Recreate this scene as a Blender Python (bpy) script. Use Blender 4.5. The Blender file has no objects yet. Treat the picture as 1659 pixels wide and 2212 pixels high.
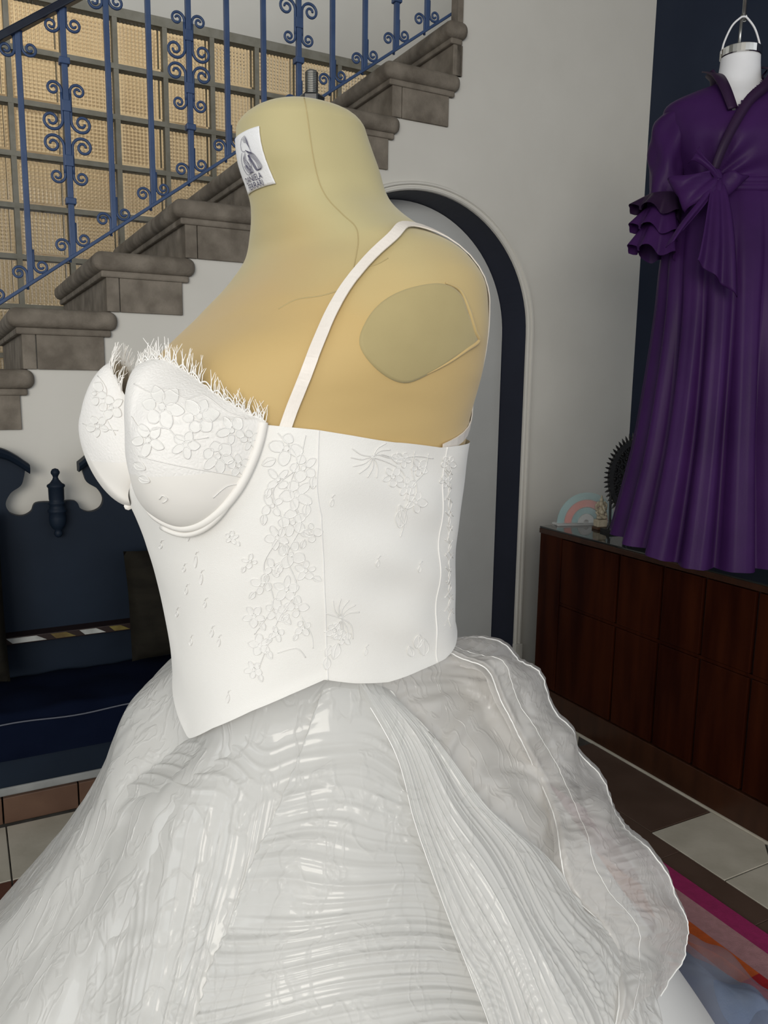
import bpy, bmesh, math, random
import numpy as np
from mathutils import Vector, Matrix
from mathutils.bvhtree import BVHTree

random.seed(7)
SC = bpy.context.scene
COL = SC.collection
PI = math.pi

# ------------------------------------------------------------------ camera
FPX = 1720.0; H = 1.275
PIT = math.radians(9.3); ROLL = math.radians(0.8); YAW = math.radians(28.0)
_cp, _sp = math.cos(PIT), math.sin(PIT)
FW = np.array([0, _cp, -_sp]); _u0 = np.array([0, _sp, _cp]); _r0 = np.array([1.0, 0, 0])
RT = _r0 * math.cos(ROLL) + _u0 * math.sin(ROLL)
UP = _u0 * math.cos(ROLL) - _r0 * math.sin(ROLL)
CAM = np.array([0, 0, H])
cd = bpy.data.cameras.new('camera'); cam = bpy.data.objects.new('camera', cd); COL.objects.link(cam)
cd.sensor_fit = 'VERTICAL'; cd.sensor_height = 24.0; cd.sensor_width = 18.0
cd.lens = FPX * 24.0 / 2212.0; cd.clip_start = 0.02
m = Matrix.Identity(4)
for i in range(3):
    m[i][0] = RT[i]; m[i][1] = UP[i]; m[i][2] = -FW[i]; m[i][3] = CAM[i]
cam.matrix_world = m
SC.camera = cam

# ------------------------------------------------------------------ world, lights, exposure
SC.view_settings.view_transform = 'Standard'; SC.view_settings.look = 'None'
SC.view_settings.gamma = 1.0; SC.view_settings.use_curve_mapping = False
SC.view_settings.exposure = -0.08
wd = bpy.data.worlds.new('world'); SC.world = wd; wd.use_nodes = True
wd.node_tree.nodes['Background'].inputs[0].default_value = (0.90, 0.95, 1.0, 1)
wd.node_tree.nodes['Background'].inputs[1].default_value = 1.02

def area(name, loc, target, sx, sy, energy, color):
    l = bpy.data.lights.new(name, 'AREA'); l.shape = 'RECTANGLE'; l.size = sx; l.size_y = sy
    l.energy = energy; l.color = color
    o = bpy.data.objects.new(name, l); COL.objects.link(o); o.location = loc
    d = Vector(target) - Vector(loc); o.rotation_euler = d.to_track_quat('-Z', 'Y').to_euler()
    return o
area('window_daylight', (-5.0, -2.0, 2.3), (0.1, 1.1, 1.15), 2.2, 2.2, 36, (0.93, 0.98, 1.0))
area('rear_fill_light', (-0.5, -5.4, 2.4), (0.7, 2.0, 1.5), 3.6, 2.3, 245, (1.0, 0.94, 0.84))  # broad fill added behind the camera to brighten wall and form

# ------------------------------------------------------------------ coordinates
D1 = np.array([math.cos(YAW), math.sin(YAW), 0]); D2 = np.array([-math.sin(YAW), math.cos(YAW), 0])
PW, GW, AW = 2.80, 4.00, 2.80      # stair wall plane, glass wall plane, blue wall plane
ZF = -H                            # floor, heights are relative to the camera
def W(a, b, z): return D1 * a + D2 * b + np.array([0, 0, z + H])
def ray(u, v): return FW + RT * (u - 829.5) / FPX - UP * (v - 1106) / FPX
def at_y(u, v, Y): r = ray(u, v); return CAM + r * (Y / r[1])
def at_b(u, v, P): r = ray(u, v); return CAM + r * (P / (D2 @ r))
def at_z(u, v, z): r = ray(u, v); return CAM + r * (z / r[2])

# ------------------------------------------------------------------ materials
def mat(name, col, rough=0.5, col2=None, nscale=8.0, bump=0.0, bscale=60.0, spec=0.5, metal=0.0, sheen=0.0,
        trans=0.0, ior=1.45, alpha=1.0, coat=0.0, aniso_stretch=None, detail=4.0, ramp=(0.35, 0.65), emit=0.0,
        clear=0.0, sheen_tint=None, subsurf=0.0, bdist=0.002, tex='noise', coords='Object'):
    mt = bpy.data.materials.new(name); mt.use_nodes = True
    nt = mt.node_tree; N = nt.nodes; L = nt.links
    b = N['Principled BSDF']; out = N['Material Output']
    b.inputs['Base Color'].default_value = (*col, 1); b.inputs['Roughness'].default_value = rough
    b.inputs['Specular IOR Level'].default_value = spec; b.inputs['Metallic'].default_value = metal
    b.inputs['Sheen Weight'].default_value = sheen; b.inputs['Transmission Weight'].default_value = trans
    b.inputs['IOR'].default_value = ior; b.inputs['Coat Weight'].default_value = coat
    if sheen_tint: b.inputs['Sheen Tint'].default_value = (*sheen_tint, 1)
    if subsurf: b.inputs['Subsurface Weight'].default_value = subsurf
    tc = N.new('ShaderNodeTexCoord'); mp = N.new('ShaderNodeMapping')
    L.new(tc.outputs[coords], mp.inputs[0])
    if aniso_stretch: mp.inputs['Scale'].default_value = aniso_stretch
    if col2:
        n = N.new('ShaderNodeTexNoise'); n.inputs['Scale'].default_value = nscale; n.inputs['Detail'].default_value = detail
        L.new(mp.outputs[0], n.inputs[0])
        r = N.new('ShaderNodeValToRGB'); r.color_ramp.elements[0].position = ramp[0]; r.color_ramp.elements[1].position = ramp[1]
        r.color_ramp.elements[0].color = (*col, 1); r.color_ramp.elements[1].color = (*col2, 1)
        L.new(n.outputs[0], r.inputs[0]); L.new(r.outputs[0], b.inputs['Base Color'])
    if bump:
        if tex == 'voronoi':
            n2 = N.new('ShaderNodeTexVoronoi'); n2.feature = 'DISTANCE_TO_EDGE'
        else:
            n2 = N.new('ShaderNodeTexNoise'); n2.inputs['Detail'].default_value = 3
        n2.inputs['Scale'].default_value = bscale
        L.new(mp.outputs[0], n2.inputs[0])
        bp = N.new('ShaderNodeBump'); bp.inputs['Strength'].default_value = bump; bp.inputs['Distance'].default_value = bdist
        L.new(n2.outputs[0], bp.inputs['Height']); L.new(bp.outputs[0], b.inputs['Normal'])
    if clear:
        tr = N.new('ShaderNodeBsdfTransparent'); mx = N.new('ShaderNodeMixShader'); mx.inputs[0].default_value = clear
        L.new(b.outputs[0], mx.inputs[1]); L.new(tr.outputs[0], mx.inputs[2]); L.new(mx.outputs[0], out.inputs[0])
    return mt

M = {}
M['wall'] = mat('white_plaster', (0.64, 0.625, 0.58), 0.75, (0.68, 0.665, 0.62), 3.0, 0.12, 40)
M['niche_grey'] = mat('niche_plaster', (0.47, 0.48, 0.475), 0.6, (0.52, 0.53, 0.525), 3.0, 0.08, 40)
M['navy'] = mat('navy_paint', (0.0065, 0.010, 0.026), 0.6, (0.009, 0.013, 0.032), 4.0, 0.1, 50)
M['bluewall'] = mat('slate_blue_paint', (0.018, 0.025, 0.045), 0.7, (0.022, 0.030, 0.052), 3.0, 0.12, 60, spec=0.15)
M['ceil'] = mat('ceiling_plaster', (0.6, 0.59, 0.56), 0.8)
M['stone'] = mat('cantera_stone', (0.135, 0.115, 0.092), 0.8, (0.235, 0.205, 0.168), 14.0, 0.7, 140, detail=12)
M['mortar'] = mat('block_mortar', (0.22, 0.21, 0.17), 0.8, (0.27, 0.26, 0.22), 20, 0.3, 150)
M['glass'] = mat('ribbed_glass', (0.98, 0.94, 0.86), 0.03, trans=1.0, ior=1.42)
M['ochre'] = mat('ochre_courtyard_wall', (0.62, 0.53, 0.39), 0.9, (0.36, 0.28, 0.19), 1.6, 0.3, 20, ramp=(0.45, 0.6))
M['iron'] = mat('blue_painted_iron', (0.036, 0.070, 0.165), 0.42, (0.050, 0.090, 0.200), 14, 0.25, 90, spec=0.5)
M['irondark'] = mat('dark_handrail_paint', (0.008, 0.012, 0.028), 0.3, (0.015, 0.022, 0.04), 20)
M['bench'] = mat('bench_blue_paint', (0.0065, 0.0125, 0.024), 0.55, (0.0085, 0.0160, 0.030), 5, 0.1, 60, spec=0.22)
M['cushion'] = mat('navy_velvet', (0.0022, 0.0045, 0.015), 0.9, (0.0036, 0.0068, 0.020), 6, 0.3, 30, spec=0.08)
M['thread'] = mat('grey_thread', (0.10, 0.11, 0.14), 0.7)
M['pillow'] = mat('brown_pillow_cloth', (0.011, 0.010, 0.008), 0.9, (0.016, 0.0145, 0.011), 8, 0.5, 200, aniso_stretch=(1, 1, 4), spec=0.1)
M['inlay'] = mat('mirror_inlay', (0.42, 0.43, 0.42), 0.25, (0.30, 0.31, 0.30), 30)
M['inlay_gold'] = mat('gold_inlay', (0.16, 0.13, 0.035), 0.4, (0.09, 0.06, 0.02), 30)
M['plasterstrip'] = mat('pale_plaster_strip', (0.27, 0.28, 0.28), 0.8, (0.20, 0.21, 0.21), 12, 0.4, 60)
M['terracotta'] = mat('terracotta_tile', (0.095, 0.050, 0.032), 0.5, (0.125, 0.070, 0.045), 9, 0.2, 60)
M['redtile'] = mat('dark_red_tile', (0.080, 0.030, 0.018), 0.5, (0.105, 0.042, 0.026), 9, 0.2, 60)
M['browntile'] = mat('brown_tile', (0.070, 0.042, 0.030), 0.5, (0.090, 0.056, 0.042), 7, 0.2, 60)
M['creamtile'] = mat('cream_tile', (0.44, 0.41, 0.34), 0.45, (0.53, 0.495, 0.42), 10, 0.2, 60)
M['greytile'] = mat('grey_insert_tile', (0.15, 0.15, 0.14), 0.5, (0.2, 0.2, 0.19), 10)
M['grout'] = mat('floor_grout', (0.05, 0.045, 0.04), 0.9, (0.09, 0.085, 0.075), 20)
M['mahogany'] = mat('mahogany_veneer', (0.015, 0.0030, 0.0014), 0.36, (0.034, 0.0080, 0.0028), 3.0, 0.06, 90, spec=0.07, aniso_stretch=(6, 6, 0.7), detail=8)
M['mahodark'] = mat('mahogany_shadow_gap', (0.012, 0.004, 0.003), 0.5)
M['mahotrim'] = mat('mahogany_trim', (0.040, 0.014, 0.006), 0.35, (0.026, 0.009, 0.004), 6, aniso_stretch=(4, 4, 1))
M['cabtop'] = mat('dark_glass_top', (0.020, 0.022, 0.022), 0.06, spec=0.8)
M['white_enamel'] = mat('white_form_cloth', (0.72, 0.72, 0.74), 0.6, (0.66, 0.66, 0.68), 12)
M['chrome'] = mat('chrome', (0.72, 0.71, 0.68), 0.12, metal=1.0)
M['steel'] = mat('brushed_steel', (0.34, 0.34, 0.33), 0.3, (0.42, 0.42, 0.41), 30, metal=1.0)
M['blacknut'] = mat('black_nut', (0.012, 0.012, 0.013), 0.25)
M['purple'] = mat('purple_taffeta', (0.031, 0.0095, 0.055), 0.40, (0.040, 0.012, 0.070), 6, 0.12, 160, sheen=0.0, spec=0.09)
M['purpledk'] = mat('dark_plum_facing', (0.018, 0.007, 0.026), 0.5, (0.025, 0.009, 0.034), 6, spec=0.2)
M['blackmetal'] = mat('black_carved_wood', (0.010, 0.010, 0.011), 0.4, (0.018, 0.017, 0.017), 40, 0.4, 120)
M['ivory'] = mat('ivory_resin', (0.52, 0.46, 0.34), 0.55, (0.42, 0.36, 0.26), 60, 0.4, 200)
M['basewood'] = mat('figurine_base_wood', (0.09, 0.045, 0.025), 0.5)
M['acr_teal'] = mat('iridescent_teal_acrylic', (0.45, 0.75, 0.78), 0.08, trans=0.0, clear=0.72, spec=0.9)
M['acr_pink'] = mat('iridescent_pink_acrylic', (0.95, 0.42, 0.38), 0.08, clear=0.62, spec=0.9)
M['acr_clear'] = mat('clear_acrylic', (0.80, 0.82, 0.82), 0.06, clear=0.6, spec=0.9)
for n, c in dict(magenta=(0.25, 0.012, 0.085), mauve=(0.33, 0.17, 0.18), orange=(0.42, 0.075, 0.010), red=(0.30, 0.006, 0.010),
                 rugblue=(0.05, 0.08, 0.2)).items():
    M['rug_' + n] = mat('rug_%s_wool' % n, c, 0.95, tuple(min(1, x * 1.2) for x in c), 60, 0.5, 300)
M['tulle_blue'] = mat('blue_grey_tulle', (0.20, 0.27, 0.42), 0.7, (0.26, 0.33, 0.47), 14, 0.3, 300, clear=0.25)
M['tulle_veil'] = mat('pale_tulle_veil', (0.30, 0.33, 0.42), 0.7, (0.34, 0.36, 0.42), 14, clear=0.70)
# wedding dress
M['pique'] = mat('ivory_pique', (0.79, 0.772, 0.735), 0.62, (0.81, 0.795, 0.762), 5, 0.30, 520, sheen=0.1, tex='voronoi', bdist=0.0006, coords='Object')
M['cupcloth'] = mat('ivory_cup_cloth', (0.80, 0.78, 0.75), 0.6, (0.82, 0.80, 0.775), 6, 0.8, 260, sheen=0.1, tex='voronoi', bdist=0.0007)
M['cupcloth_low'] = mat('ivory_satin_twill', (0.80, 0.775, 0.73), 0.55, (0.83, 0.80, 0.76), 6, 0.15, 900, bdist=0.0004, aniso_stretch=(1, 1, 3))
M['cord'] = mat('ivory_lace_cord', (0.82, 0.81, 0.785), 0.6, (0.79, 0.775, 0.75), 40)
M['lacefill'] = mat('ivory_lace_net', (0.80, 0.785, 0.755), 0.7, (0.78, 0.765, 0.735), 300, 0.4, 700, tex='voronoi', bdist=0.0004)
M['lash'] = mat('ivory_lash_thread', (0.86, 0.84, 0.81), 0.6, (0.80, 0.78, 0.74), 60)
M['ribbon'] = mat('ivory_satin_ribbon', (0.74, 0.68, 0.62), 0.4, (0.80, 0.75, 0.69), 20, 0.15, 700, aniso_stretch=(1, 1, 0.3))
M['satin'] = mat('white_satin_lining', (0.74, 0.73, 0.71), 0.5, (0.70, 0.69, 0.67), 5, 0.1, 40)
def organza(name, clear, tint=(0.80, 0.795, 0.775), stretch=(1, 1, 0.35), bs=0.85, sc=30):
    mt = mat(name, tint, 0.38, tuple(x * 0.93 for x in tint), 7, 0.0, sc, sheen=0.1, clear=clear, spec=0.5, aniso_stretch=stretch, detail=6)
    nt = mt.node_tree; N = nt.nodes; L = nt.links; b = N['Principled BSDF']
    b.inputs['Coat Weight'].default_value = 0.95; b.inputs['Coat Roughness'].default_value = 0.06
    mp = [n for n in N if n.type == 'MAPPING'][0]
    n = N.new('ShaderNodeTexNoise'); n.inputs['Scale'].default_value = sc; n.inputs['Detail'].default_value = 2.5; n.inputs['Distortion'].default_value = 0.8
    L.new(mp.outputs[0], n.inputs[0])
    s1 = N.new('ShaderNodeMath'); s1.operation = 'SUBTRACT'; s1.inputs[1].default_value = 0.5; L.new(n.outputs[0], s1.inputs[0])
    s2 = N.new('ShaderNodeMath'); s2.operation = 'ABSOLUTE'; L.new(s1.outputs[0], s2.inputs[0])
    mr = N.new('ShaderNodeMapRange'); mr.interpolation_type = 'SMOOTHSTEP'; mr.inputs['From Max'].default_value = 0.05
    mr.inputs['To Min'].default_value = 1.0; mr.inputs['To Max'].default_value = 0.0; L.new(s2.outputs[0], mr.inputs[0])
    n3 = N.new('ShaderNodeTexNoise'); n3.inputs['Scale'].default_value = 14; n3.inputs['Detail'].default_value = 3; L.new(mp.outputs[0], n3.inputs[0])
    ad = N.new('ShaderNodeMath'); ad.operation = 'MULTIPLY_ADD'; ad.inputs[1].default_value = 1.2; L.new(n3.outputs[0], ad.inputs[0]); L.new(mr.outputs[0], ad.inputs[2])
    bp = N.new('ShaderNodeBump'); bp.inputs['Strength'].default_value = bs; bp.inputs['Distance'].default_value = 0.004
    L.new(ad.outputs[0], bp.inputs['Height']); L.new(bp.outputs[0], b.inputs['Coat Normal'])
    b2 = N.new('ShaderNodeBump'); b2.inputs['Strength'].default_value = bs * 0.22; b2.inputs['Distance'].default_value = 0.004
    L.new(ad.outputs[0], b2.inputs['Height']); L.new(b2.outputs[0], b.inputs['Normal'])
    tl = N.new('ShaderNodeBsdfTranslucent'); tl.inputs[0].default_value = (*[min(1, x * 1.15) for x in tint], 1)
    m2 = N.new('ShaderNodeMixShader'); m2.inputs[0].default_value = 0.38
    mx = [n_ for n_ in N if n_.type == 'MIX_SHADER' and n_ is not m2][0]
    L.new(b.outputs[0], m2.inputs[1]); L.new(tl.outputs[0], m2.inputs[2]); L.new(m2.outputs[0], mx.inputs[1])
    return mt
M['organza'] = organza('white_crystal_organza', 0.25)
M['hem'] = mat('organza_edge_highlight', (0.86, 0.855, 0.84), 0.25, (0.82, 0.815, 0.80), 40, spec=0.7)  # paler than the organza: edge highlights put into the colour
M['organza_side'] = organza('shadowed_organza', 0.22, (0.76, 0.735, 0.70))  # greyer, warmer copy of the organza with shade put into the tint
M['organza_rim'] = organza('bustle_organza', 0.36, (0.82, 0.80, 0.775), (1, 1, 1), 0.55, 34)
# dress form
def form_mat():
    mt = mat('stretch_jersey_cover', (0.5, 0.4, 0.2), 0.72, None, 8, 0.18, 900, sheen=0.25, bdist=0.0005)
    nt = mt.node_tree; N = nt.nodes; L = nt.links; b = N['Principled BSDF']
    tc = N.new('ShaderNodeTexCoord'); sp = N.new('ShaderNodeSeparateXYZ'); L.new(tc.outputs['Object'], sp.inputs[0])
    n = N.new('ShaderNodeTexNoise'); n.inputs['Scale'].default_value = 7; n.inputs['Detail'].default_value = 2
    L.new(tc.outputs['Object'], n.inputs[0])
    ad = N.new('ShaderNodeMath'); ad.operation = 'MULTIPLY_ADD'; ad.inputs[1].default_value = 0.16; L.new(n.outputs[0], ad.inputs[0])
    L.new(sp.outputs['Z'], ad.inputs[2])
    mr = N.new('ShaderNodeMapRange'); mr.inputs['From Min'].default_value = H + 0.13; mr.inputs['From Max'].default_value = H + 0.25
    L.new(ad.outputs[0], mr.inputs[0])
    r = N.new('ShaderNodeValToRGB'); e = r.color_ramp.elements
    e[0].color = (0.53, 0.375, 0.155, 1); e[1].color = (0.455, 0.395, 0.205, 1)
    L.new(mr.outputs[0], r.inputs[0]); L.new(r.outputs[0], b.inputs['Base Color'])
    mp2 = N.new('ShaderNodeMapping'); mp2.inputs['Rotation'].default_value = (0.5, 0.6, 0.2); mp2.inputs['Scale'].default_value = (1, 1, 3.0)
    L.new(tc.outputs['Object'], mp2.inputs[0])
    n5 = N.new('ShaderNodeTexNoise'); n5.inputs['Scale'].default_value = 6; n5.inputs['Detail'].default_value = 1.5; L.new(mp2.outputs[0], n5.inputs[0])
    old = [n_ for n_ in N if n_.type == 'BUMP'][0]
    b5 = N.new('ShaderNodeBump'); b5.inputs['Strength'].default_value = 0.5; b5.inputs['Distance'].default_value = 0.012
    L.new(n5.outputs[0], b5.inputs['Height']); L.new(b5.outputs[0], old.inputs['Normal'])
    return mt
M['jersey'] = form_mat()
M['plate'] = mat('jersey_over_arm_plate', (0.37, 0.30, 0.14), 0.75, (0.40, 0.325, 0.155), 14, 0.15, 900, sheen=0.25, bdist=0.0005)
M['jerseyseam'] = mat('jersey_seam', (0.43, 0.345, 0.17), 0.8)
M['tag'] = mat('white_tag_cloth', (0.80, 0.80, 0.81), 0.7, (0.76, 0.76, 0.77), 40, 0.2, 600)
M['ink'] = mat('violet_ink', (0.05, 0.045, 0.10), 0.6)
M['blackpole'] = mat('black_stand_metal', (0.02, 0.02, 0.02), 0.4)

# ------------------------------------------------------------------ mesh helpers
class MB:
    def __init__(s): s.v = []; s.f = []
    def add(s, vs, fs):
        o = len(s.v); s.v += [tuple(map(float, p)) for p in vs]; s.f += [tuple(i + o for i in f) for f in fs]; return s
    def box(s, c, ax, ay, az):      # centre and three half-axis vectors
        c, ax, ay, az = map(np.asarray, (c, ax, ay, az))
        vs = [c + ax * i + ay * j + az * k for i in (-1, 1) for j in (-1, 1) for k in (-1, 1)]
        return s.add(vs, [(0, 1, 3, 2), (4, 6, 7, 5), (0, 4, 5, 1), (2, 3, 7, 6), (0, 2, 6, 4), (1, 5, 7, 3)])
    def abox(s, a0, a1, b0, b1, z0, z1):   # in wall coordinates
        return s.box(W((a0 + a1) / 2, (b0 + b1) / 2, (z0 + z1) / 2), D1 * (a1 - a0) / 2, D2 * (b1 - b0) / 2, np.array([0, 0, (z1 - z0) / 2]))
    def grid(s, P, closed_u=False, closed_v=False):   # P[v][u]
        P = np.asarray(P); nv, nu = P.shape[:2]; fs = []
        for j in range(nv if closed_v else nv - 1):
            for i in range(nu if closed_u else nu - 1):
                a, b_ = j * nu + i, j * nu + (i + 1) % nu; j2 = (j + 1) % nv
                fs.append((a, b_, j2 * nu + (i + 1) % nu, j2 * nu + i))
        return s.add(P.reshape(-1, 3), fs)
    def tube(s, pts, r, n=6, closed=False, cap=True):
        pts = np.asarray(pts, float); k = len(pts); r = np.broadcast_to(np.asarray(r, float), (k,))
        t = np.gradient(pts, axis=0)
        if closed: t = np.roll(pts, -1, 0) - np.roll(pts, 1, 0)
        t /= np.linalg.norm(t, axis=1)[:, None] + 1e-12
        ref = np.array([0, 0, 1.0]) if abs(t[0][2]) < 0.9 else np.array([1.0, 0, 0])
        nrm = np.cross(t[0], ref); nrm /= np.linalg.norm(nrm); rings = []
        for i in range(k):
            nrm = nrm - t[i] * (nrm @ t[i]); nrm /= np.linalg.norm(nrm) + 1e-12; bi = np.cross(t[i], nrm)
            rings.append([pts[i] + r[i] * (math.cos(2 * PI * q / n) * nrm + math.sin(2 * PI * q / n) * bi) for q in range(n)])
        o = len(s.v); s.grid(np.array(rings), closed_u=True, closed_v=closed)
        if cap and not closed:
            s.f.append(tuple(o + q for q in range(n))[::-1]); s.f.append(tuple(o + (k - 1) * n + q for q in range(n)))
        return s
    def lathe(s, c, prof, n=24, axes=None):     # prof: list of (r, z)
        c = np.asarray(c, float); ex, ey, ez = axes if axes else (np.array([1.0, 0, 0]), np.array([0, 1.0, 0]), np.array([0, 0, 1.0]))
        rings = [[c + ex * r * math.cos(2 * PI * q / n) + ey * r * math.sin(2 * PI * q / n) + ez * z for q in range(n)] for r, z in prof]
        o = len(s.v); s.grid(np.array(rings), closed_u=True)
        s.f.append(tuple(o + q for q in range(n))[::-1]); s.f.append(tuple(o + (len(prof) - 1) * n + q for q in range(n)))
        return s
    def ellipsoid(s, c, rx, ry, rz, n=14, m_=10):
        c = np.asarray(c, float); rx, ry, rz = map(np.asarray, (rx, ry, rz)); o = len(s.v)
        rings = [[c + rx * math.sin(PI * j / m_) * math.cos(2 * PI * q / n) + ry * math.sin(PI * j / m_) * math.sin(2 * PI * q / n) + rz * math.cos(PI * j / m_) for q in range(n)] for j in range(1, m_)]
        s.grid(np.array(rings), closed_u=True); s.add([c + rz, c - rz], []); t = len(s.v) - 2
        for q in range(n):
            s.f.append((o + q, o + (q + 1) % n, t)); L_ = o + (m_ - 2) * n; s.f.append((L_ + (q + 1) % n, L_ + q, t + 1))
        return s
    def prism(s, poly, off):                    # poly: world points (ngon), off: extrusion vector
        k = len(poly); off = np.asarray(off); A = [np.asarray(p) for p in poly]; B = [p + off for p in A]
        return s.add(A + B, [tuple(range(k)), tuple(range(2 * k - 1, k - 1, -1))] + [(i, i + k, (i + 1) % k + k, (i + 1) % k) for i in range(k)])
    def mesh(s, name, smooth=False, tri=False):
        me = bpy.data.meshes.new(name); me.from_pydata(s.v, [], s.f); me.validate()
        bm = bmesh.new(); bm.from_mesh(me)
        if tri: bmesh.ops.triangulate(bm, faces=[f for f in bm.faces if len(f.verts) > 4])
        bmesh.ops.recalc_face_normals(bm, faces=bm.faces); bm.to_mesh(me); bm.free()
        if smooth: me.polygons.foreach_set('use_smooth', [True] * len(me.polygons))
        return me

def put(name, me, m_, parent=None):
    o = bpy.data.objects.new(name, me); COL.objects.link(o)
    if m_ is not None and me is not None and not me.materials: me.materials.append(m_)
    if parent is not None:
        o.parent = parent
        if parent.type == 'EMPTY': o.matrix_parent_inverse = Matrix.Translation(-parent.location)
    return o
def obj(name, mb, m_, parent=None, smooth=False, bevel=0.0, seg=2):
    o = put(name, mb.mesh(name, smooth, tri=True), m_, parent)
    if bevel:
        b = o.modifiers.new('bevel', 'BEVEL'); b.width = bevel; b.segments = seg; b.limit_method = 'ANGLE'; b.angle_limit = math.radians(50)
    return o
def thing(name, label, cat, loc, group=None, kind=None):
    o = bpy.data.objects.new(name, None); COL.objects.link(o); o.location = Vector(loc); o.empty_display_size = 0.1
    return tag(o, label, cat, group, kind)
def tag(o, label=None, cat=None, group=None, kind=None):
    if label: o['label'] = label
    if cat: o['category'] = cat
    if group: o['group'] = group
    if kind: o['kind'] = kind
    return o
def spline(pts, n, closed=False):
    P = np.asarray(pts, float); k = len(P)
    t = np.linspace(0, k if closed else k - 1, n, endpoint=not closed); i = np.floor(t).astype(int)
    if not closed: i = np.minimum(i, k - 2)
    f = (t - i)[:, None]
    g = (lambda j: P[j % k]) if closed else (lambda j: P[np.clip(j, 0, k - 1)])
    p0, p1, p2, p3 = g(i - 1), g(i), g(i + 1), g(i + 2)
    return 0.5 * (2 * p1 + (p2 - p0) * f + (2 * p0 - 5 * p1 + 4 * p2 - p3) * f**2 + (3 * p1 - p0 - 3 * p2 + p3) * f**3)

# ================================================================== SETTING
def profile_interp(Z, v, z):     # smooth interpolation on descending heights
    x = -np.asarray(Z); X = -np.asarray(z); v = np.asarray(v, float); mm = np.gradient(v, x)
    i = np.clip(np.searchsorted(x, X) - 1, 0, len(x) - 2); h = x[i + 1] - x[i]; t = np.clip((X - x[i]) / h, 0, 1)
    return (2*t**3-3*t**2+1)*v[i]+(t**3-2*t**2+t)*h*mm[i]+(-2*t**3+3*t**2)*v[i+1]+(t**3-t**2)*h*mm[i+1]
def sstep(x): x = np.clip(x, 0, 1); return x * x * (3 - 2 * x)

STEP_A, STEP_Z, GO, RI = 0.149, 0.213, 0.2615, 0.1905
def step(k): return STEP_A + GO * k, STEP_Z + RI * k
ARC_A, ARC_Z, ARC_R = 1.645, 0.21, 0.52
CEIL = 2.2

# stair wall with the arched opening
poly = [(-2.2, ZF), (ARC_A - ARC_R, ZF)]
poly += [(ARC_A - ARC_R * math.cos(t), ARC_Z + ARC_R * math.sin(t)) for t in np.linspace(0, PI, 49)]
poly += [(ARC_A + ARC_R, ZF), (AW, ZF), (AW, CEIL), (1.80, CEIL)]
k = 6
while step(k)[0] > -1.6:
    a, z = step(k); na, nz = step(k - 1)
    poly += [(1.80 if k == 6 else step(k + 1)[0] + 0.05, z - 0.03), (a + 0.05, z - 0.03)]; k -= 1
poly += [(-2.2, poly[-1][1])]
wb = obj('wall_back', MB().prism([W(a, PW, z) for a, z in poly], D2 * 0.05), M['wall'])
tag(wb, 'pale plaster wall under the stair, cut by an arched niche', kind='structure')
arc = [(ARC_A - ARC_R, ZF)] + [(ARC_A - ARC_R * math.cos(t), ARC_Z + ARC_R * math.sin(t)) for t in np.linspace(0, PI, 49)] + [(ARC_A + ARC_R, ZF)]
nr = obj('niche_reveal', MB().grid([[W(ARC_A + (a - ARC_A) * 0.9985, PW + 0.001, z - (0.001 if z > 0.5 else 0)) for a, z in arc], [W(ARC_A + (a - ARC_A) * 0.9985, PW + 0.175, z - (0.001 if z > 0.5 else 0)) for a, z in arc]]), M['navy'], wb, smooth=False)
nr['label'] = 'navy painted reveal of the arched niche'
npn = [(ARC_A + (a - ARC_A) * 0.995, ZF if z == ZF else ARC_Z + (z - ARC_Z) * 0.995) for a, z in arc]
obj('niche_panel', MB().prism([W(a, PW + 0.168, z) for a, z in npn], D2 * 0.02), M['niche_grey'], wb)['label'] = 'grey plaster back of the arched niche'
# bead trim round the arch
def sweep_arch(r0, prof):
    rings = []
    path = [(-1, ZF, 0)] + [(None, t, 1) for t in np.linspace(0, PI, 61)] + [(1, ZF, 0)]
    for s_, t, isarc in path:
        row = []
        for dr, db in prof:
            if isarc: row.append(W(ARC_A - (ARC_R + r0 + dr) * math.cos(t), PW - db, ARC_Z + (ARC_R + r0 + dr) * math.sin(t)))
            else: row.append(W(ARC_A + s_ * (ARC_R + r0 + dr), PW - db, ZF))
        rings.append(row)
    return np.array(rings)
tr = obj('trim_1', MB().grid(sweep_arch(0, [(0, -0.002), (0, 0.010), (0.004, 0.016), (0.010, 0.016), (0.013, 0.010), (0.017, 0.010), (0.021, 0.018), (0.028, 0.018), (0.032, 0.010), (0.034, -0.002)])), M['wall'], smooth=False)
tag(tr, 'white beaded moulding around the arched niche', kind='structure')
for s_ in (-1, 1):
    c = ARC_A + s_ * (ARC_R + 0.017)
    obj('plinth_block', MB().abox(c - 0.022, c + 0.022, PW - 0.024, PW, ZF, ZF + 0.105), M['wall'], tr, bevel=0.004)
wr = obj('wall_right', MB().abox(AW, AW + 0.1, 0.3, PW + 0.1, ZF, CEIL), M['bluewall']); tag(wr, 'slate blue wall behind the purple gown', kind='structure')
wl0 = obj('shade_wall_left', MB().abox(-1.45, -1.35, 1.3, PW, ZF, CEIL), M['wall']); tag(wl0, 'unseen plaster wall added to block light beside the bench', kind='structure')  # out-of-view wall added to keep sky light off the under-stair wall
wg = MB(); wg.prism([W(a, GW, z) for a, z in ((-2.2, ZF), (-0.41, ZF), (-0.41, 1.635), (2.75, 1.635), (2.75, CEIL + 0.9), (-2.2, CEIL + 0.9))], D2 * 0.1)
wu = obj('wall_stair', wg, M['wall']); tag(wu, 'plaster wall above the glass blocks', kind='structure')
ws = obj('wall_stairhead', MB().abox(2.75, 2.85, PW + 0.05, GW + 0.1, ZF, CEIL + 0.9), M['wall']); tag(ws, 'plaster wall closing the stair', kind='structure')
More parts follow.
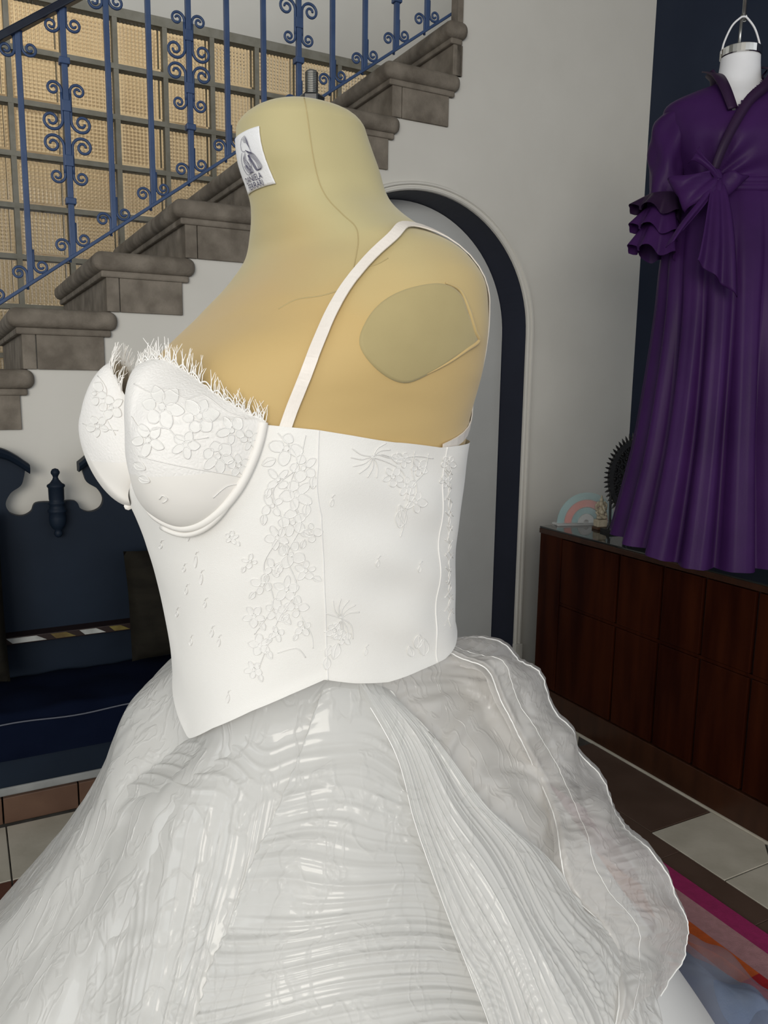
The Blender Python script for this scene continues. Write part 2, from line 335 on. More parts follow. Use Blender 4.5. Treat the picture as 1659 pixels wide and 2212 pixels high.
ce = obj('ceiling', MB().abox(-2.2, AW + 0.1, -2.0, PW + 0.05, CEIL, CEIL + 0.06), M['ceil']); tag(ce, 'plain plaster ceiling', kind='structure')
ce2 = obj('ceiling', MB().abox(-2.2, AW + 0.1, PW + 0.05, GW + 0.1, CEIL + 0.9, CEIL + 0.96), M['ceil']); tag(ce2, 'plain ceiling over the stair', kind='structure')

# stairs
st = thing('staircase', 'grey brown stone staircase with bullnosed treads', None, W(0.6, PW + 0.5, ZF), kind='structure')
for k in range(-6, 10):
    a, z = step(k)
    a1 = a + 0.33 if k < 6 else (1.815 if k == 6 else a + 0.33)
    if k <= 6:
        t = obj('tread', MB().abox(a, a1, PW - 0.034, GW - 0.02, z - 0.062, z), M['stone'], st, smooth=True, bevel=0.027, seg=5)
        obj('fillet', MB().abox(a + 0.022, a1 - 0.022, PW - 0.018, GW - 0.03, z - 0.082, z - 0.060), M['stone'], t, bevel=0.006)
        zb = z - RI + 0.001; ae = min(a1 - 0.045, 1.795)
        obj('riser_slab', MB().abox(a + 0.038, a + 0.078, PW - 0.011, GW - 0.03, zb, z - 0.080), M['stone'], st, bevel=0.002)
        obj('side_block', MB().abox(a + 0.0805, ae, PW - 0.011, PW + 0.04, zb, z - 0.080), M['stone'], st, bevel=0.002)
    else:
        obj('tread', MB().abox(a, a1, PW + 0.052, GW - 0.02, z - 0.062, z), M['stone'], st, bevel=0.02, seg=3)
        obj('riser_slab', MB().abox(a + 0.038, a + 0.078, PW - 0.011 if k == 7 and False else PW + 0.052, GW - 0.03, z - RI, z - 0.06), M['stone'], st)
a, z = step(7)
obj('side_block', MB().abox(a - GO + 0.055, 1.797, PW - 0.011, PW + 0.04, step(6)[1] + 0.001, CEIL), M['stone'], st, bevel=0.002)
sof = obj('stair_fill', MB().prism([W(-1.2, PW + 0.22, ZF), W(2.7, PW + 0.22, ZF), W(2.7, PW + 0.22, step(9)[1] - 0.25)] + [W(step(0)[0] + 0.09, PW + 0.22, step(0)[1] - 0.25), W(-1.2, PW + 0.22, step(-5)[1] - 0.25)], D2 * (GW - PW - 0.26)), M['stone'], st)

# glass block window
BA, BZ = 0.222, 0.216; Z_TOP = 1.605
win = thing('window_1', 'wall of ribbed glass blocks behind the stair', None, W(1.0, GW, 0), kind='structure')
nx, segs = 11, 5
def flute(n, s): return [(-1 + 2 * (i / (n * s)), math.sin(PI * ((i % s) / s)) if i % s else 0.0) for i in range(n * s + 1)]
hw, hh, th_ = 0.101, 0.098, 0.04
bmb = MB(); fx = flute(nx, segs); fy = flute(nx, segs)
front = [[np.array([x * (hw - 0.010), -th_ - 0.0060 * d, z]) for x, d in fx] for z in (-hh + 0.010, hh - 0.010)]
back = [[np.array([x, th_ + 0.0022 * d, zz_ * (hh - 0.010)]) for zz_, d in fy] for x in (-hw + 0.010, hw - 0.010)]
bmb.grid(front); bmb.grid(back)
def frame(y, s):   # flat rim round the ribbed face and the body sides
    o = [(-hw, -hh), (hw, -hh), (hw, hh), (-hw, hh)]; i_ = [(-hw + 0.01, -hh + 0.01), (hw - 0.01, -hh + 0.01), (hw - 0.01, hh - 0.01), (-hw + 0.01, hh - 0.01)]
    for q in range(4):
        r = (q + 1) % 4
        bmb.add([(o[q][0], y, o[q][1]), (o[r][0], y, o[r][1]), (i_[r][0], y, i_[r][1]), (i_[q][0], y, i_[q][1])], [(0, 1, 2, 3)])
frame(-th_, 1); frame(th_, -1)
for p, q in (((-hw, -hh), (hw, -hh)), ((hw, -hh), (hw, hh)), ((hw, hh), (-hw, hh)), ((-hw, hh), (-hw, -hh))):
    bmb.add([(p[0], -th_, p[1]), (q[0], -th_, q[1]), (q[0], th_, q[1]), (p[0], th_, p[1])], [(0, 1, 2, 3)])
gme = bmb.mesh('glass_block', smooth=False); gme.materials.append(M['glass'])
rot = Matrix.Rotation(YAW, 4, 'Z')
mo = MB()
A0, NCOL, NROW = 0.28 - BA * 3, 13, 9
for r in range(NROW):
    for c in range(NCOL):
        a = A0 + BA * (c + 0.5); z = Z_TOP - BZ * (r + 0.5)
        if z + 0.1 < STEP_Z + (a - STEP_A) / GO * RI - 0.42: continue
        if a < -0.45: continue
        o = put('glass_block', gme, None, win)
        o.matrix_basis = Matrix.Translation(Vector(W(a, GW + 0.04, z))) @ rot
for r in range(NROW + 1): mo.abox(A0 - 0.02, A0 + BA * NCOL + 0.02, GW - 0.004, GW + 0.075, Z_TOP - BZ * r - 0.011, Z_TOP - BZ * r + (0.031 if r == 0 else 0.011))
for c in range(NCOL + 1): mo.abox(A0 + BA * c - 0.011, A0 + BA * c + 0.011, GW - 0.003, GW + 0.074, Z_TOP - BZ * NROW, Z_TOP + 0.01)
obj('block_joints', mo, M['mortar'], win)
out = obj('wall_courtyard', MB().abox(-3.5, 5.0, GW + 1.3, GW + 1.4, ZF, CEIL + 1.5), M['ochre']); tag(out, 'sunlit ochre wall outside the glass blocks', kind='structure')
area('courtyard_daylight', W(0.5, GW + 0.5, 2.6), W(0.7, GW + 1.3, 0.3), 3.5, 0.5, 28, (1.0, 0.88, 0.66))

# ------------------------------------------------------------------ floor
fl = obj('floor', MB().box((0.3, 1.2, -0.035), (4.5, 0, 0), (0, 4.0, 0), (0, 0, 0.03)), M['grout']); tag(fl, 'tiled floor of cream and brown tiles', kind='structure')
def tile(poly_, mt):
    t = obj('tile', MB().prism([W(a, b, ZF - 0.006) for a, b in poly_], (0, 0, 0.006)), M[mt], fl)
    b = t.modifiers.new('bevel', 'BEVEL'); b.width = 0.0012; b.segments = 1; b.limit_method = 'ANGLE'
    return t
def rect(a0, a1, b0, b1, g=0.002): return [(a0 + g, b0 + g), (a1 - g, b0 + g), (a1 - g, b1 - g), (a0 + g, b1 - g)]
# left: rows in front of the bench
for i in range(-3, 3):
    a0 = 0.043 + 0.28 * (i - 1)
    tile(rect(a0, a0 + 0.28, 2.085, 2.365), 'creamtile'); tile(rect(a0, a0 + 0.28, 1.955, 2.085), 'redtile')
    for j in range(5): tile(rect(a0, min(a0 + 0.28, 0.778), 1.955 - 0.28 * (j + 1), 1.955 - 0.28 * j), 'creamtile')
# right: band along the cabinet
ch = 0.065
for i, (b0, b1, mt) in enumerate(((2.027, 2.36, 'creamtile'), (1.507, 2.027, 'browntile'), (1.254, 1.507, 'creamtile'), (1.001, 1.254, 'creamtile'), (0.748, 1.001, 'creamtile'), (0.495, 0.748, 'browntile'))):
    if mt == 'creamtile':
        p = [(1.692, b0 + 0.002), (1.938 - ch, b0 + 0.002), (1.938, b0 + 0.002 + ch), (1.938, b1 - 0.002), (1.692, b1 - 0.002)]
        if i == 3: p = [(1.692, b0 + 0.002), (1.938, b0 + 0.002), (1.938, b1 - 0.002 - ch), (1.938 - ch, b1 - 0.002), (1.692, b1 - 0.002)]
        tile(p, mt)
        if i == 2: tile([(1.938 - ch + 0.004, b0), (1.938, b0 - ch + 0.004), (1.938, b0 + ch - 0.004)], 'greytile')
    else: tile(rect(1.690, 1.94, b0, b1), mt)
for b0 in np.arange(0.5, 2.75, 0.3): tile(rect(1.60, 1.69, b0, b0 + 0.3, 0.0006), 'browntile')
for i in range(3):
    for j in range(10): tile(rect(1.32 - 0.27 * i + 0.0, 1.59 - 0.27 * i, 0.2 + 0.27 * j, 0.47 + 0.27 * j), 'creamtile')
for j in range(2):
    for a0, a1 in ((1.69, 1.94), (1.94, 2.22), (2.22, 2.50), (2.50, 2.78)): tile(rect(a0, a1, 2.362 + 0.27 * j, 2.632 + 0.27 * j), 'creamtile')
obj('edge_strip', MB().abox(1.942, 1.958, 0.5, 2.36, ZF - 0.006, ZF + 0.004), M['creamtile'], fl)

# ================================================================== RAILING
ra = thing('stair_railing', 'blue wrought iron stair railing with scrollwork', 'railing', W(0.229, PW + 0.06, step(0)[1]))
RB = PW + 0.06; SL = 0.717
def railz(a): return 0.290 + SL * (a - 0.222)
def bar(mb, p, q, wx, wy, ax):     # flat bar of half sizes wx along ax, wy along the other side
    p, q = np.asarray(p), np.asarray(q); d = (q - p); L_ = np.linalg.norm(d); d /= L_; ax = np.asarray(ax); ax = ax - d * (ax @ d); ax /= np.linalg.norm(ax); o = np.cross(d, ax)
    return mb.box((p + q) / 2, d * L_ / 2, ax * wx, o * wy)
Zv = np.array([0, 0, 1.0])
obj('bottom_rail', bar(MB(), W(-1.3, RB, railz(-1.3)), W(1.80, RB, railz(1.80)), 0.014, 0.005, D2), M['iron'], ra, bevel=0.002)
obj('handrail', bar(MB(), W(-1.3, RB, railz(-1.3) + 0.752), W(1.80, RB, railz(1.80) + 0.752), 0.022, 0.011, D2), M['irondark'], ra, bevel=0.004)
def scroll_pts(r, turns=1.55, tail=0.06, n=30):
    # starts at the origin going up (+y), swings out to +x and coils; returned as (x, y)
    pts = [(0, -tail * (1 - i / 4.0)) for i in range(4)]
    c = r
    for i in range(n):
        t = i / (n - 1); ang = PI - t * turns * 2 * PI; rr = r * (1 - 0.78 * t ** 0.8)
        pts.append((c + rr * math.cos(ang) * (1.0), rr * math.sin(ang) ))
    return pts
def scroll_mesh(name, r, turns, tail, th):
    mb = MB(); P = [np.array([x, 0, y]) for x, y in scroll_pts(r, turns, tail)]
    mb.tube(P, np.linspace(th, th * 0.8, len(P)), 6); me = mb.mesh(name, smooth=True); me.materials.append(M['iron']); return me
SMALL = scroll_mesh('scroll', 0.024, 1.45, 0.05, 0.0048); BIG = scroll_mesh('scroll', 0.033, 1.5, 0.085, 0.0052)
def place(me, a, z, flipx=1, flipz=1, tilt=0.0, parent=None, b=RB):
    o = put('scroll', me, None, parent)
    o.matrix_basis = Matrix.Translation(Vector(W(a, b, z))) @ rot @ Matrix.Rotation(tilt, 4, 'Y') @ Matrix.Diagonal((flipx, 1, flipz, 1))
    return o
for k in range(-11, 12):
    a = 0.229 + 0.1316 * k; z0 = railz(a); fancy = (k % 3 == 1)
    r = 0.009 if fancy else 0.0085
    ba = obj('baluster', bar(MB(), W(a, RB, z0), W(a, RB, z0 + 0.745), r, r, D1), M['iron'], ra, bevel=0.002)
    if fancy:
        for dz in (0.17, 0.589):
            obj('collar', MB().box(W(a, RB, z0 + dz), D1 * 0.016, D2 * 0.016, Zv * 0.010), M['iron'], ba, bevel=0.003)
        for dz in (0.293, 0.457):
            obj('clasp', MB().box(W(a, RB, z0 + dz), D1 * 0.0135, D2 * 0.0125, Zv * 0.017), M['iron'], ba, bevel=0.002)
        for s_ in (-1, 1):
            e = a + s_ * 0.0125
            place(SMALL, e, z0 + 0.475 + 0.030, s_, 1, 0, ba); place(SMALL, e, z0 + 0.275 - 0.030, s_, -1, 0, ba)
            place(BIG, e, z0 + 0.44 - 0.075, s_, -1, 0, ba).location.z += 0.046
            place(BIG, e, z0 + 0.31 + 0.075, s_, 1, 0, ba).location.z -= 0.046
    tl = -math.atan(SL)
    # scrolls springing from the foot and head of each baluster along the sloping rails
    place(SMALL, a + 0.010, z0 + 0.055, 1, -1, 0.0, ba); place(SMALL, a - 0.010, z0 + 0.030, -1, 1, 0.0, ba)
    place(SMALL, a + 0.010, z0 + 0.700, 1, -1, 0.0, ba); place(SMALL, a - 0.010, z0 + 0.690, -1, -1, 0.0, ba)

# ================================================================== BENCH
bn = thing('bench', 'navy painted bench with swan-neck back built against the stair wall', 'bench', W(0.256, 2.55, ZF))
CA = 0.256
half = spline([(0.0, -0.398), (0.058, -0.398), (0.075, -0.425), (0.103, -0.437), (0.135, -0.425), (0.146, -0.395), (0.130, -0.362), (0.100, -0.340), (0.090, -0.315), (0.085, -0.292)], 46)
half = [tuple(p) for p in half]
top = [tuple(p) for p in spline([(0.085, -0.292), (0.110, -0.272), (0.145, -0.252), (0.19, -0.245), (0.26, -0.262), (0.36, -0.315), (0.48, -0.350), (0.62, -0.360)], 30)]
hp = half + top[1:] + [(0.62, -1.02)]
pl = [(CA + x, z) for x, z in hp] + [(CA - x, z) for x, z in hp[::-1][:-1]]
obj('back_panel', MB().prism([W(a, 2.735, z) for a, z in pl], D2 * 0.03), M['bench'], bn, bevel=0.002)
for s_ in (-1, 1):
    P = np.array([[W(CA + s_ * (x), b, z + dz) for b, dz in ((2.765, 0.0), (2.765, 0.030), (2.705, 0.030), (2.695, 0.020), (2.705, 0.006), (2.715, 0.0))] for x, z in [(0.072, -0.302)] + top])
    cm = MB().grid(P, closed_u=True); cm.f += [tuple(range(6)), tuple(range(len(cm.v) - 6, len(cm.v)))]
    obj('cornice', cm, M['bench'], bn, bevel=0.001)
fz = -0.285
prof = [(0.001, 0), (0.009, -0.003), (0.0135, -0.011), (0.0135, -0.016), (0.009, -0.024), (0.0075, -0.029), (0.010, -0.036), (0.018, -0.047), (0.027, -0.053), (0.0275, -0.058), (0.024, -0.062), (0.0235, -0.098), (0.022, -0.104),
        (0.026, -0.108), (0.026, -0.113), (0.022, -0.118), (0.024, -0.128), (0.029, -0.134), (0.029, -0.139), (0.025, -0.143), (0.0265, -0.16), (0.025, -0.178), (0.017, -0.193), (0.010, -0.199), (0.0125, -0.206), (0.013, -0.213), (0.008, -0.221), (0.001, -0.224)]
obj('finial', MB().lathe(W(CA, 2.705, fz), prof, 24), M['bench'], bn, smooth=True)
lg = obj('inlaid_ledge', MB().abox(-0.36, 0.87, 2.675, 2.736, -0.836, -0.812), M['mahodark'], bn, bevel=0.002)
x = -0.33
for i, (w_, mt) in enumerate(((0.10, 'inlay'), (0.05, 'inlay_gold'), (0.12, 'inlay'), (0.05, 'inlay_gold'), (0.10, 'inlay'), (0.06, 'inlay_gold'), (0.065, 'inlay'), (0.05, 'inlay_gold'), (0.12, 'inlay'), (0.06, 'inlay_gold'), (0.1, 'inlay'))):
    P = [W(x, 2.6735, -0.832), W(x + w_, 2.6735, -0.832), W(x + w_ - 0.03, 2.6735, -0.815), W(x - 0.022 + 0.005, 2.6735, -0.815)]
    obj('inlay_piece', MB().prism(P, D2 * 0.004), M[mt], lg); x += w_ + 0.028
# seat cushion, base, plaster strip and tile skirting
def cushion_mesh(a0, a1, b0, b1, z0, z1):
    nu, nv = 60, 24; rows = []
    for j in range(nv + 1):
        row = []
        for i in range(nu + 1):
            s_, t = i / nu, j / nv; a = a0 + (a1 - a0) * s_; b = b0 + (b1 - b0) * t
            e = min(1, min(t, 1 - t) * 9, min(s_, 1 - s_) * 20); e = math.sqrt(max(0, 1 - (1 - e) ** 2))
            puff = 0.010 * abs(math.sin(PI * (a / 0.24 + b / 0.28))) * abs(math.sin(PI * (a / 0.24 - b / 0.28)))
            row.append(W(a, b, z1 - 0.025 + 0.025 * e + puff * e - 0.012))
        rows.append(row)
    mb = MB().grid(np.array(rows))
    ring = [rows[0][i] for i in range(nu + 1)]
    mb.grid(np.array([[p - D2 * 0.0 for p in ring], [p + np.array([0, 0, -0.03]) - D2 * 0.010 for p in ring], [np.array([p[0], p[1], z0 + H]) - D2 * 0.006 for p in ring]]))
    return mb
cu = obj('seat_cushion', cushion_mesh(-0.6, 1.0, 2.385, 2.735, -1.085, -0.945), M['cushion'], bn, smooth=True)
obj('piping', MB().tube([W(a, 2.372, -0.975 + 0.004 * math.sin(a * 19)) for a in np.linspace(-0.6, 1.0, 60)], 0.0022, 6), M['thread'], cu, smooth=True)
obj('bench_base', MB().abox(-0.6, 1.0, 2.392, 2.74, -1.172, -1.080), M['bench'], bn, bevel=0.004)
obj('base_strip', MB().abox(-0.6, 1.0, 2.388, 2.74, -1.196, -1.171), M['plasterstrip'], bn, bevel=0.004)
for i in range(8):
    a0 = 0.038 + 0.205 * (i - 3)
    obj('skirting_tile', MB().abox(a0 + 0.002, min(a0 + 0.203, 1.0), 2.378, 2.74, ZF, -1.196), M['terracotta'], bn, bevel=0.002)
def pillow(name, label, a, b, zc, ha, hz, th, tilt):
    mb = MB(); n = 22; F_ = []; B_ = []
    for j in range(n + 1):
        r1, r2 = [], []
        for i in range(n + 1):
            x, y = -1 + 2 * i / n, -1 + 2 * j / n
            pinch = 1 - 0.05 * (1 - abs(y)) if abs(x) > 0.9 else 1
            t = (max(0, 1 - x ** 4) * max(0, 1 - y ** 4)) ** 0.5
            xx, yy = x * ha * (1 - 0.04 * (1 - y * y)), y * hz * (1 - 0.03 * (1 - x * x))
            for L_, s_ in ((r1, -1), (r2, 1)):
                lz = yy; lb = s_ * th * t + 0.004 * math.sin(9 * x + 5 * y)
                L_.append(W(a + xx, b + lb * math.cos(tilt) + lz * math.sin(tilt), zc + lz * math.cos(tilt) - lb * math.sin(tilt)))
        F_.append(r1); B_.append(r2)
    mb.grid(F_); mb.grid(B_)
    bm_ = mb.mesh(name, True); 
    o = put(name, bm_, M['pillow']); tag(o, label, 'pillow'); return o
pillow('throw_pillow', 'dark brown throw pillow on the navy bench beside the bridal bodice', 0.56, 2.61, -0.735, 0.115, 0.18, 0.055, 0.22)
pillow('throw_pillow', 'dark brown throw pillow at the far end of the inlaid ledge', -0.03, 2.61, -0.66, 0.115, 0.26, 0.055, 0.16)

# ================================================================== CABINET
CF, CT = 1.95, -0.540
cb = thing('cabinet', 'low dark mahogany cabinet with two rows of flush doors', 'cabinet', W(2.25, 1.5, ZF))
obj('carcass', MB().abox(CF + 0.022, CF + 0.62, 0.5, 2.375, ZF + 0.02, CT - 0.012), M['mahodark'], cb)
obj('end_stile', MB().abox(CF, CF + 0.62, 2.257, 2.38, ZF + 0.11, CT - 0.024), M['mahogany'], cb, bevel=0.002)
obj('top_trim', MB().abox(CF - 0.004, CF + 0.62, 0.5, 2.384, CT - 0.026, CT - 0.006), M['mahotrim'], cb, bevel=0.003)
obj('glass_top', MB().abox(CF - 0.003, CF + 0.62, 0.5, 2.383, CT - 0.006, CT), M['cabtop'], cb, bevel=0.0015)
obj('plinth', MB().abox(CF - 0.002, CF + 0.6, 0.5, 2.38, ZF, ZF + 0.103), M['mahotrim'], cb, bevel=0.003)
edges = [2.254, 1.957, 1.765, 1.600, 1.420, 1.240, 1.060, 0.880, 0.700, 0.52]
for i in range(len(edges) - 1):
    for z0, z1, o in ((-0.811, CT - 0.030, 0.0), (-1.167, -0.824, 0.0)):
        b1, b0 = edges[i], edges[i + 1]
        gap = 0.009
        dr = obj('door', MB().abox(CF, CF + 0.02, b0 + gap, b1 - 0.002, z0, z1), M['mahogany'], cb, bevel=0.002)
        obj('finger_pull', MB().abox(CF + 0.012, CF + 0.0215, b0 + 0.001, b0 + gap - 0.0005, z0, z1), M['mahodark'], dr)
obj('mid_rail', MB().abox(CF + 0.004, CF + 0.022, 0.5, 2.257, -0.8225, -0.8125), M['mahogany'], cb)

# things on the cabinet -------------------------------------------------
ez = np.array([0, 0, 1.0])
RC = W(2.135, 2.335, CT); ex = np.array([0.985, 0.17, 0.0])   # rainbow ornament faces the room
eyv = np.cross(ez, ex)
rb_ = thing('rainbow_ornament', 'clear iridescent acrylic rainbow standing on the cabinet', 'ornament', RC)
obj('base', MB().box(RC + ez * 0.004, ex * 0.128, eyv * 0.028, ez * 0.004), M['acr_clear'], rb_, bevel=0.002)
for r0, r1, mt, dy in ((0.092, 0.118, 'acr_teal', 0.0), (0.062, 0.089, 'acr_pink', 0.0), (0.036, 0.059, 'acr_teal', 0.0), (0.012, 0.034, 'acr_clear', 0.0)):
    mb = MB(); ring = []
    for t in np.linspace(0, PI, 33):
        d = ex * math.cos(t) + ez * math.sin(t); c = RC + ez * 0.008
        ring.append([c + d * r0 - eyv * 0.004, c + d * r1 - eyv * 0.004, c + d * r1 + eyv * 0.004, c + d * r0 + eyv * 0.004])
    mb.grid(np.array(ring), closed_u=True); mb.f += [(0, 1, 2, 3), tuple(range(len(mb.v) - 4, len(mb.v)))]
    obj('arch', mb, M[mt], rb_)
SCN = at_z(1296, 1143, CT); sx = np.array([0.95, 0.3, 0]); sy = np.cross(ez, sx)
fg = thing('figurine', 'small ivory seated elephant-headed figurine on a brown base', 'figurine', SCN)
obj('base', MB().box(SCN + ez * 0.005, sx * 0.024, sy * 0.02, ez * 0.005), M['basewood'], fg, bevel=0.002)
obj('pedestal', MB().box(SCN + ez * 0.024, sx * 0.021, sy * 0.017, ez * 0.014), M['ivory'], fg, bevel=0.004)
f_ = MB(); B0 = SCN + ez * 0.038
def el(x, z, rx, rz, y=0.0, ry=None): f_.ellipsoid(B0 + sx * x + ez * z - sy * y, sx * rx, sy * (ry or rx * 0.8), ez * rz, 12, 8)
el(0, 0.012, 0.016, 0.012); el(-0.012, 0.008, 0.011, 0.007, 0.008); el(0.012, 0.008, 0.011, 0.007, 0.008); el(0, 0.032, 0.013, 0.017); el(0, 0.028, 0.0105, 0.011, 0.008)
el(0, 0.058, 0.011, 0.012); el(-0.014, 0.058, 0.007, 0.011, 0, 0.003); el(0.014, 0.058, 0.007, 0.011, 0, 0.003); el(0, 0.074, 0.008, 0.008); el(0, 0.084, 0.004, 0.007)
f_.tube([B0 + ez * 0.056 - sy * 0.010, B0 + ez * 0.046 - sy * 0.016, B0 + ez * 0.036 - sy * 0.018 + sx * 0.003, B0 + ez * 0.030 - sy * 0.018 + sx * 0.009], [0.005, 0.0045, 0.004, 0.003], 8)
for s_ in (-1, 1):
    f_.tube([B0 + sx * s_ * 0.010 + ez * 0.042, B0 + sx * s_ * 0.021 + ez * 0.036, B0 + sx * s_ * 0.023 + ez * 0.052, B0 + sx * s_ * 0.020 + ez * 0.060], [0.005, 0.0045, 0.004, 0.004], 8)
    f_.tube([B0 + sx * s_ * 0.010 + ez * 0.036, B0 + sx * s_ * 0.020 + ez * 0.026, B0 + sx * s_ * 0.016 + ez * 0.016 - sy * 0.012], [0.005, 0.0045, 0.004], 8)
obj('figure', f_, M['ivory'], fg, smooth=True)
FC = W(2.215, 2.16, -0.335); fx_ = np.array([0.94, 0.34, 0]); fy_ = np.cross(ez, fx_)
fn = thing('carved_fan', 'black carved round fan ornament with a spiked rim on the cabinet', 'ornament', FC + ez * (CT + 0.335))
RR = 0.128
mb = MB(); n = 64; ring = []
for q in range(n):
    t = 2 * PI * q / n; d = fx_ * math.cos(t) + ez * math.sin(t) * 1.12
    ring.append([FC + d * RR * 0.86 - fy_ * 0.006, FC + d * RR - fy_ * 0.006, FC + d * RR + fy_ * 0.006, FC + d * RR * 0.86 + fy_ * 0.006])
obj('rim', mb.grid(np.array(ring), closed_u=True, closed_v=True), M['blackmetal'], fn)
dk = [FC + (fx_ * math.cos(2 * PI * q / 48) + ez * math.sin(2 * PI * q / 48) * 1.12) * RR * 0.9 + fy_ * 0.003 for q in range(48)]
obj('panel', MB().prism(dk, fy_ * 0.004), M['blackmetal'], fn)
sp = MB()
for q in range(56):
    t = 2 * PI * q / 56; d = fx_ * math.cos(t) + ez * math.sin(t) * 1.12
    sp.tube([FC + d * RR * 0.98, FC + d * (RR + 0.011), FC + d * (RR + 0.021)], [0.0045, 0.0042, 0.0006], 6)
obj('spikes', sp, M['blackmetal'], fn)['kind'] = 'stuff'
lt = MB()
for rr, cnt in ((0.022, 6), (0.050, 11), (0.078, 16), (0.102, 22)):
    for q in range(cnt):
        t = 2 * PI * (q + 0.3 * rr * 40) / cnt; c = FC + (fx_ * math.cos(t) + ez * math.sin(t) * 1.12) * rr
        tg = -fx_ * math.sin(t) + ez * math.cos(t); nn = fx_ * math.cos(t) + ez * math.sin(t)
        lt.tube([c + tg * 0.0125 * math.cos(p) + nn * 0.0135 * math.sin(p) for p in np.linspace(0, 2 * PI, 10, endpoint=False)], 0.0034, 5, closed=True)
        lt.ellipsoid(c, tg * 0.005, fy_ * 0.005, nn * 0.006, 8, 6)
obj('lattice', lt, M['blackmetal'], fn)['kind'] = 'stuff'
st_ = MB(); base = FC + ez * (CT + 0.335)
for s_ in (-1, 1): st_.tube([FC + fx_ * s_ * 0.115 - ez * 0.05, base + fx_ * s_ * 0.11 + ez * 0.03, base + fx_ * s_ * 0.125 + ez * 0.004], 0.005, 8)
st_.tube([FC - ez * 0.14, base + ez * 0.004], 0.008, 8); st_.box(base + ez * 0.006, fx_ * 0.13, fy_ * 0.03, ez * 0.006)
obj('stand', st_, M['blackmetal'], fn)

# ================================================================== PURPLE GOWN ON HANGING FORM
YD = 2.28
NC = at_y(1597, 120, YD); GX, GYc = NC[0] + 0.012, YD + 0.02
def G(x, y, z): return np.array([GX + x, GYc + y, z + H])     # gown-local, y away from the camera
hf_ = thing('hanging_form', 'white torso form with chrome neck cap hanging from a rod', 'mannequin', G(0, 0, 0.50))
prof = [(0.10, 0.13, 0.50), (0.11, 0.14, 0.60), (0.115, 0.15, 0.68), (0.10, 0.15, 0.735), (0.075, 0.125, 0.765), (0.055, 0.075, 0.785), (0.050, 0.056, 0.81), (0.048, 0.051, 0.85), (0.047, 0.050, 0.868)]
mb = MB(); mb.grid(np.array([[G(w_ * math.cos(t), d_ * math.sin(t), z) for t in np.linspace(0, 2 * PI, 32, endpoint=False)] for d_, w_, z in prof]), closed_u=True)
obj('torso', mb, M['white_enamel'], hf_, smooth=True)
obj('neck_cap', MB().lathe(G(0, 0, 0.866), [(0.0505, 0), (0.053, 0.002), (0.053, 0.020), (0.0505, 0.022), (0.006, 0.024)], 32), M['chrome'], hf_)
lp = spline([G(-0.052, 0, 0.876), G(-0.047, 0, 0.905), G(-0.030, 0, 0.945), G(-0.010, 0, 0.965), G(0.0, 0, 0.969), G(0.010, 0, 0.965), G(0.032, 0, 0.94), G(0.048, 0, 0.902), G(0.052, 0, 0.876)], 40)
obj('hanger_loop', MB().tube(lp, 0.0026, 8), M['white_enamel'], hf_, smooth=True)
obj('centre_rod', MB().tube([G(-0.005, 0.004, 0.888), G(-0.003, 0.004, 0.975)], 0.004, 8), M['steel'], hf_, smooth=True)
hr = thing('hanging_rod', 'thin steel rod with a hook dropping from the ceiling', 'rod', G(0, 0.006, 0.96))
obj('rod', MB().tube([G(0.003, 0.006, 0.962), G(0.003, 0.006, CEIL)], 0.0055, 10), M['steel'], hr, smooth=True)
obj('hook', MB().tube([G(0.003 + 0.008 * math.cos(t), 0.006, 0.968 + 0.009 * math.sin(t)) for t in np.linspace(-PI * 1.1, PI * 0.6, 16)], 0.0025, 8), M['steel'], hr, smooth=True)

gw = thing('purple_gown', 'long purple taffeta wrap gown with a big side bow', 'gown', G(0, 0, 0.30))
ths = np.linspace(0, 2 * PI, 144, endpoint=False)
# bodice: z, half width, half depth
GB = [(0.815, 0.060, 0.066), (0.795, 0.072, 0.070), (0.775, 0.125, 0.082), (0.750, 0.180, 0.096), (0.70, 0.190, 0.120), (0.65, 0.178, 0.138), (0.60, 0.158, 0.132), (0.555, 0.142, 0.118), (0.49, 0.138, 0.116)]
gz = [g[0] for g in GB]; zz = np.linspace(gz[0], gz[-1], 60)
gwid, gdep = profile_interp(gz, [g[1] for g in GB], zz), profile_interp(gz, [g[2] for g in GB], zz)
KN = np.array([-0.098, 0, 0.522])      # bow knot position across the front
rows = []
for j, z in enumerate(zz):
    x = gwid[j] * np.cos(ths); y = gdep[j] * np.sin(ths)
    fr = np.clip(-np.sin(ths), 0, 1)
    ang = np.arctan2(z - KN[2], x - KN[0]); dist = np.hypot(x - KN[0], z - KN[2])
    pl_ = 0.007 * np.sin(ang * 13 + 1.0) * np.exp(-((dist - 0.06) / 0.07) ** 2) * fr
    rows.append(np.stack([GX + x, GYc + y - pl_, np.full_like(x, z + H)], 1))
P = np.array(rows)
mb = MB(); mb.grid(P, closed_u=True)
VT = (-0.055, 0.700)
def in_v(p):
    x, y, z = p[0] - GX, p[1] - GYc, p[2] - H
    if y > 0.0 or z < VT[1]: return False
    t = (z - VT[1]) / 0.11
    return -0.055 - 0.012 * t < x < -0.055 + 0.112 * t
mb.f = [f for f in mb.f if not in_v(np.mean([mb.v[i] for i in f], axis=0))]
obj('bodice', mb, M['purple'], gw, smooth=True)
